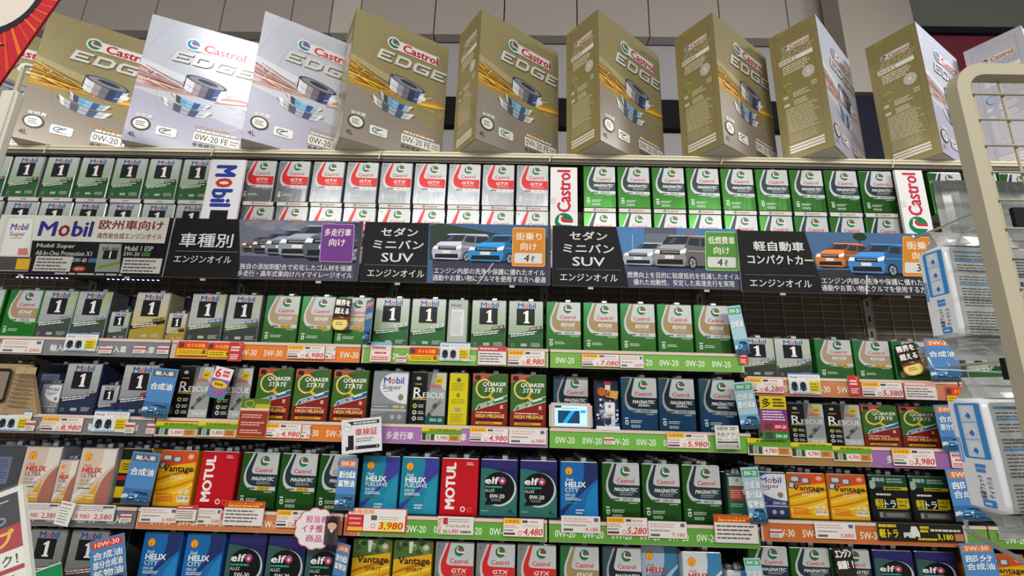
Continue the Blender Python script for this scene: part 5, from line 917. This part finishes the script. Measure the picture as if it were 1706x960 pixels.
def pack(pxl, pyt, pyb, Y0, Wb, Dd, lab, rz=0):
    """wet-tissue refill bag: soft block, crimped film above and below, printed narrow side and back"""
    a = at(pxl, (pyt+pyb)/2, Y0); zt_, zb_ = at(pxl, pyt, Y0).z, at(pxl, pyb, Y0).z; H = zt_-zb_
    o = link('tissue_pack', None, None, (a.x, Y0, zb_), (0, 0, rz)); b = B(); v = []; f = []; n = 12; rnd = random.Random(len(lab))
    prof = [(0, .55), (.03, .9), (.1, 1), (.5, 1.03), (.9, 1), (.97, .9), (1, .6)]
    ring = [(0, .1), (0, .5), (0, .9), (.03, 1), (.5, 1.02), (.97, 1), (1, .9), (1, .5), (1, .1), (.97, 0), (.5, -.02), (.03, 0)]
    for t, k in prof:
        for x, y in ring: v.append((((x-.5)*(1 if 0 < t < 1 else .97)+.5)*Wb, ((y-.5)*k+.5)*Dd+rnd.uniform(-.0012, .0012), t*H))
    for i in range(len(prof)-1):
        for j in range(n): f.append((i*n+j, i*n+(j+1) % n, (i+1)*n+(j+1) % n, (i+1)*n+j))
    f += [tuple(range(n))[::-1], tuple((len(prof)-1)*n+j for j in range(n))]
    ms = [SILV, WHT]; fm = []
    me = mesh('pack_body', v, f, [WHT], None, True); link('pack_body', me, o)
    # crimped film flaps, creased
    for z0, z1, nm, m in ((H, H+.04, 'top_film', FILM), (0, -.045, 'bottom_film', SILV)):
        v = []; f = []; k = 9; r = 5
        for j in range(r):
            t = j/(r-1)
            for i in range(k):
                x = i/(k-1); sp = (1-t)**1.5*Dd*.46; w = .97-(.06 if nm == 'top_film' else .1)*math.sin(t*3.1)
                for s in (-1, 1): v.append((Wb*(.5+(x-.5)*w), Dd/2+s*(sp*(1-abs(x-.5)**4*8)+.0006)+rnd.uniform(-.002, .002)*math.sin(t*3.1), z0+(z1-z0)*t))
        for j in range(r-1):
            for i in range(k-1):
                for s in (0, 1): p = (j*k+i)*2+s; f.append((p, p+2, p+2+2*k, p+2*k))
            for i in (0, k-1): p = (j*k+i)*2; f.append((p, p+1, p+1+2*k, p+2*k))
        link(nm, mesh(nm, v, f, [m], None, False), o)
    # printed side (narrow, faces -x)
    d = D(.001, 'g', off=.0022, eps=.00003); w_, h_ = Dd*1000, H*1000
    d.rect(w_*.06, h_*.04, w_*.94, h_*.96, '#e6eaf0'); BL = '#3a8ed8'
    d.rr(w_*.2, h_*.46, w_*.9, h_*.955, 4, BL); d.rr(w_*.32, h_*.475, w_*.74, h_*.94, 2, '#cfdcea')
    for i in range(3): y = h_*(.48+i*.155); d.rect(w_*.33, y+h_*.147, w_*.73, y+h_*.152, BL); d.rr(w_*.38, y+8, w_*.68, y+h_*.13, 6, '#dfe8f2'); d.poly([(w_*.46, y+h_*.05), (w_*.56, y+h_*.085), (w_*.62, y+h_*.05), (w_*.56, y+h_*.02)], '#3a78d0')
    d.rr(w_*.02+3, h_*.42, w_*.17, h_*.64, 3, BL); d.rr(w_*.02+5, h_*.43, w_*.17-2, h_*.63, 2, '#d6d9de'); d.text('ここから開ける', w_*.1, h_*.53, w_*.09, BL, w=h_*.18, rot=math.pi/2)
    d.greek(w_*.42, h_*.34, w_*.3, h_*.08, 2, BL, t=.8, rot=.0); d.text('除菌ウェット', w_*.48, h_*.22, w_*.16, '#2a2e36', w=h_*.2, bold=.03, rot=math.pi/2); d.text('ティッシュ', w_*.7, h_*.22, w_*.16, '#2a2e36', w=h_*.18, bold=.03, rot=math.pi/2); d.rr(w_*.42, h_*.05, w_*.76, h_*.115, 3, BL); d.greek(w_*.48, h_*.065, w_*.2, h_*.03, 1, '#dce8f4', t=.6)
    link('side_print', d.mesh('side_print'), o, (0, Dd, 0), (0, 0, -math.pi/2))
    d = D(.001, 'g', off=.0026, eps=.00003); w_ = Wb*1000; d.rect(w_*.04, h_*.03, w_*.96, h_*.96, '#a5a8a8')
    y = h_*.9
    for n_, bl in ((2, 1), (3, 1), (3, 0), (7, 1), (11, 0)):
        if bl: d.rect(w_*.07, y, w_*.52, y+h_*.022, '#4a86b4')
        d.greek(w_*.08, y-n_*h_*.03-4, w_*.44, n_*h_*.03, n_, '#4c5054', t=.38); y -= n_*h_*.03+h_*.04
    d.rect(w_*.56, h_*.05, w_*.565, h_*.95, '#84888a')
    for i in range(22): d.rect(w_*(.62+i*.013), h_*.52, w_*(.62+i*.013)+random.uniform(.6, 2.2), h_*.6, '#3a3d42')
    d.greek(w_*.6, h_*.64, w_*.34, h_*.26, 8, '#4c5054', t=.4); d.greek(w_*.6, h_*.08, w_*.34, h_*.38, 11, '#5a5e62', t=.35); link('back_print', d.mesh('back_print'), o)
    tag(o, lab, 'tissue pack', 'hanging wet-tissue packs'); return o
pk1 = pack(1588, 407, 560, YW+.1, .2, .064, 'white wet-tissue pack hanging highest behind the rack post', .06)
pk2 = pack(1664, 664, 862, YW+.06, .2, .072, 'white wet-tissue pack hanging low, slanted beside the rack post', .06); pk2.rotation_euler.y = -.04
# translucent header of a bag on the next hook row
a, c = at(1553, 300, YW+.26), at(1760, 402, YW+.26); b = B(); W, H = c.x-a.x, a.z-c.z; n = 14; vv = []; ff = []
for j in range(5):
    for i in range(n+1):
        for s in (0, 1): vv.append((W*i/n, .0025*math.sin(i*1.3+j*.7)+.0008*s, -H*j/4))
for j in range(4):
    for i in range(n):
        for s in (0, 1): p = (j*(n+1)+i)*2+s; ff.append((p, p+2, p+2+2*(n+1), p+2*(n+1)))
b.add(vv, ff, mat('#8e9492', 'g', 0, .8)); o = b.obj('film_header', None, a); b = B(); b.box(0, .004, -.006, W, .008, .0, CLEAR); b.box(0, .0045, -H, W, .01, -H+.008, CLEAR); b.obj('sealed_edge', o)
bb = B(); bb.box(W-.02, .0, -H*1.0, W-.014, -.25, -H*.98, CLEAR); bb.obj('support_arm', o)
tag(o, 'grey translucent film bag behind the rack mesh', 'bag')
# lower slanted rod
b = B(); p1, p2 = at(1612, 884, YW+.2), at(1712, 940, YW); b.tube([(0, 0, .02), (0, 0, 0), tuple(p2-p1)], .0045, CHROME, 8); o = b.obj('hook', None, p1); tag(o, 'low steel rod reaching out from the rack bottom', 'hook', 'rack hooks')
b = B(); p1, p2 = at(1558, 616, YW+.33), at(1700, 622, YW+.2); q = p2-p1; b.tube([(-.004, .01, .03), (0, 0, 0), tuple(q), (q.x, q.y, q.z+.12), (q.x, YW+.004-p1.y, q.z+.12)], .0028, CHROME, 8); o = b.obj('hook', None, p1); tag(o, 'bent steel hook end in front of the lower pack', 'hook', 'rack hooks')
# ------------------------------------------------------------------ near-left posters and post
YL = 1.25
def tilted(name, px, py, Y, W, H, roll, fn, lab, bg, th=.006):
    """a tilted board hung by its top right corner"""
    b = B(); b.box(-W, 0, -H, 0, th, 0, mat(bg, 'p')); o = b.obj(name, None, at(px, py, Y), (0, roll, 0))
    d = D(.001, 'p', off=.0006); fn(d, W*1000, H*1000); d.v = [(x-W, y, z-H) for x, y, z in d.v]; link('print', d.mesh('print'), o); tag(o, lab, 'poster'); return o
def redpos(d, W, H):
    d.rect(0, 0, W, H, '#b4202c'); cx, cy = W*.61, H*.682; n = 40
    def clip(p):
        x, y = p
        for lim, ax in ((0, 0), (W, 0), (0, 1), (H, 1)):
            dx, dy = x-cx, y-cy
            if ax == 0 and (x < 0 if lim == 0 else x > W): t = (lim-cx)/dx; x, y = cx+dx*t, cy+dy*t
            if ax == 1 and (y < 0 if lim == 0 else y > H): t = (lim-cy)/dy; x, y = cx+dx*t, cy+dy*t
        return (x, y)
    for i in range(n):
        a = 2*math.pi*i/n+.03; w = .012+.012*(i % 3)/2
        d.poly([(cx, cy), clip((cx+math.cos(a-w)*1500, cy+math.sin(a-w)*1500)), clip((cx+math.cos(a+w)*1500, cy+math.sin(a+w)*1500))], '#d8662c' if i % 2 else '#c8482a')
    d.poly([(W*.5, H*.52), (W*.88, H*.435), (W*.5, H*.38)], '#1f1a2c'); d.poly([(W*.52, H*.51), (W*.85, H*.44), (W*.52, H*.4)], '#e0b82a')
    d.ell(cx, cy, W*.29, H*.25, '#1f1a2c', 40); d.ell(cx, cy, W*.25, H*.205, '#d2cbc2', 40)
o = tilted('starburst_poster', 147, -71, YL, .5, .7, .31, redpos, 'red starburst poster with white bubble at top corner', '#8a1c26')
def lowpos(d, W, H):
    d.rect(0, 0, W, H, '#d9dad2'); d.rect(6, H*.02, W-12, H-14, '#e2e2de'); d.rect(8, H*.79, W-13, H-12, '#1c1f2c'); d.line(W*.3, H*.935, W*.88, H*.935, 2.5, '#c9ccd2'); d.ring(W*.8, H*.83, 14, 9, 4, '#8a94a4', -120, 120)
    d.rect(8, H*.655, W-13, H*.79, '#a81c34'); d.text('アップ', W*.68, H*.725, H*.1, '#e4bc2a', w=W*.44, bold=.1); d.text('チェック！', W*.7, H*.6, H*.06, '#33312e', w=W*.42, bold=.06)
    d.rect(8, H*.535, W-14, H*.56, '#a81c34'); d.greek(W*.2, H*.45, W*.7, H*.075, 2, '#5a5a58', t=.5); d.rect(8, H*.39, W-14, H*.435, '#a81c34'); d.rect(8, 8, W-14, H*.39, '#5a5f3a')
o = tilted('framed_poster', 38, 807, 1.2, .3, .4, -.38, lowpos, 'white-framed poster with red band and yellow characters', '#d9dad2', .008)
b = B(); b.tube([(-.15, .02, -.2), (-.15, .02, -.55)], .005, CHROME, 8); b.tube([(-.15, .008, -.2), (-.15, .02, -.2)], .005, CHROME, 8); b.obj('stem', o)
b = B(); b.box(-.305, -.002, -.405, .004, -.0012, .005, mat('#dfe2e0', 'p', 0, .05)); b.obj('clear_sleeve', o)
a = at(12, 146, 1.22); b = B(); me = bmesh.new(); bmesh.ops.create_cube(me, size=1)
for v in me.verts: v.co = Vector((v.co.x*.05, v.co.y*.03, (v.co.z+.5)*a.z))
bmesh.ops.bevel(me, geom=me.edges[:], offset=.007, segments=3, affect='EDGES'); m_ = bpy.data.meshes.new('post'); me.to_mesh(m_); me.free(); m_.materials.append(mat('#c9c6ba', 'p'))
o = link('rack_post', m_, None, (a.x, 1.24, 0)); b = B(); b.box(-.1, -.12, 0, .1, .12, .015, PAINT); b.obj('base', o)
b = B(); b.box(-.02, .012, a.z-.12, -.008, .02, a.z+.1, PAINT); b.obj('poster_bracket', o); tag(o, 'pale rack post under the red starburst poster', 'post')
def grn(d, W, H): d.rect(0, 0, W, H, '#1f8a54'); d.rect(0, H-4, W, H, '#e6eae6')
card('corner_card', 'notice', 52, 944, 104, 1004, grn, 'green card with white edge before lowest grey cans', Y=2.09, roll=-.36)
# ------------------------------------------------------------------ labels: which one of its like, counted from the end where the posters hang
ORD = 'first second third fourth fifth sixth seventh eighth ninth tenth eleventh twelfth'.split()
bpy.context.view_layer.update(); grp = {}
for o, lab, r in PEND: grp.setdefault((''.join(ch for ch in lab if not ch.isdigit()), r), []).append(o)
for (lab, r), l in grp.items():
    l.sort(key=lambda o: o.matrix_world.translation.x); txt = ' '+ROWS[r] if r in ROWS else ''
    for i, o in enumerate(l): o['label'] = o['label']+(', '+ORD[i]+' from poster end'if len(l) > 1 else '')+txt
for o in C.objects:
    if 'design' in o: del o['design']
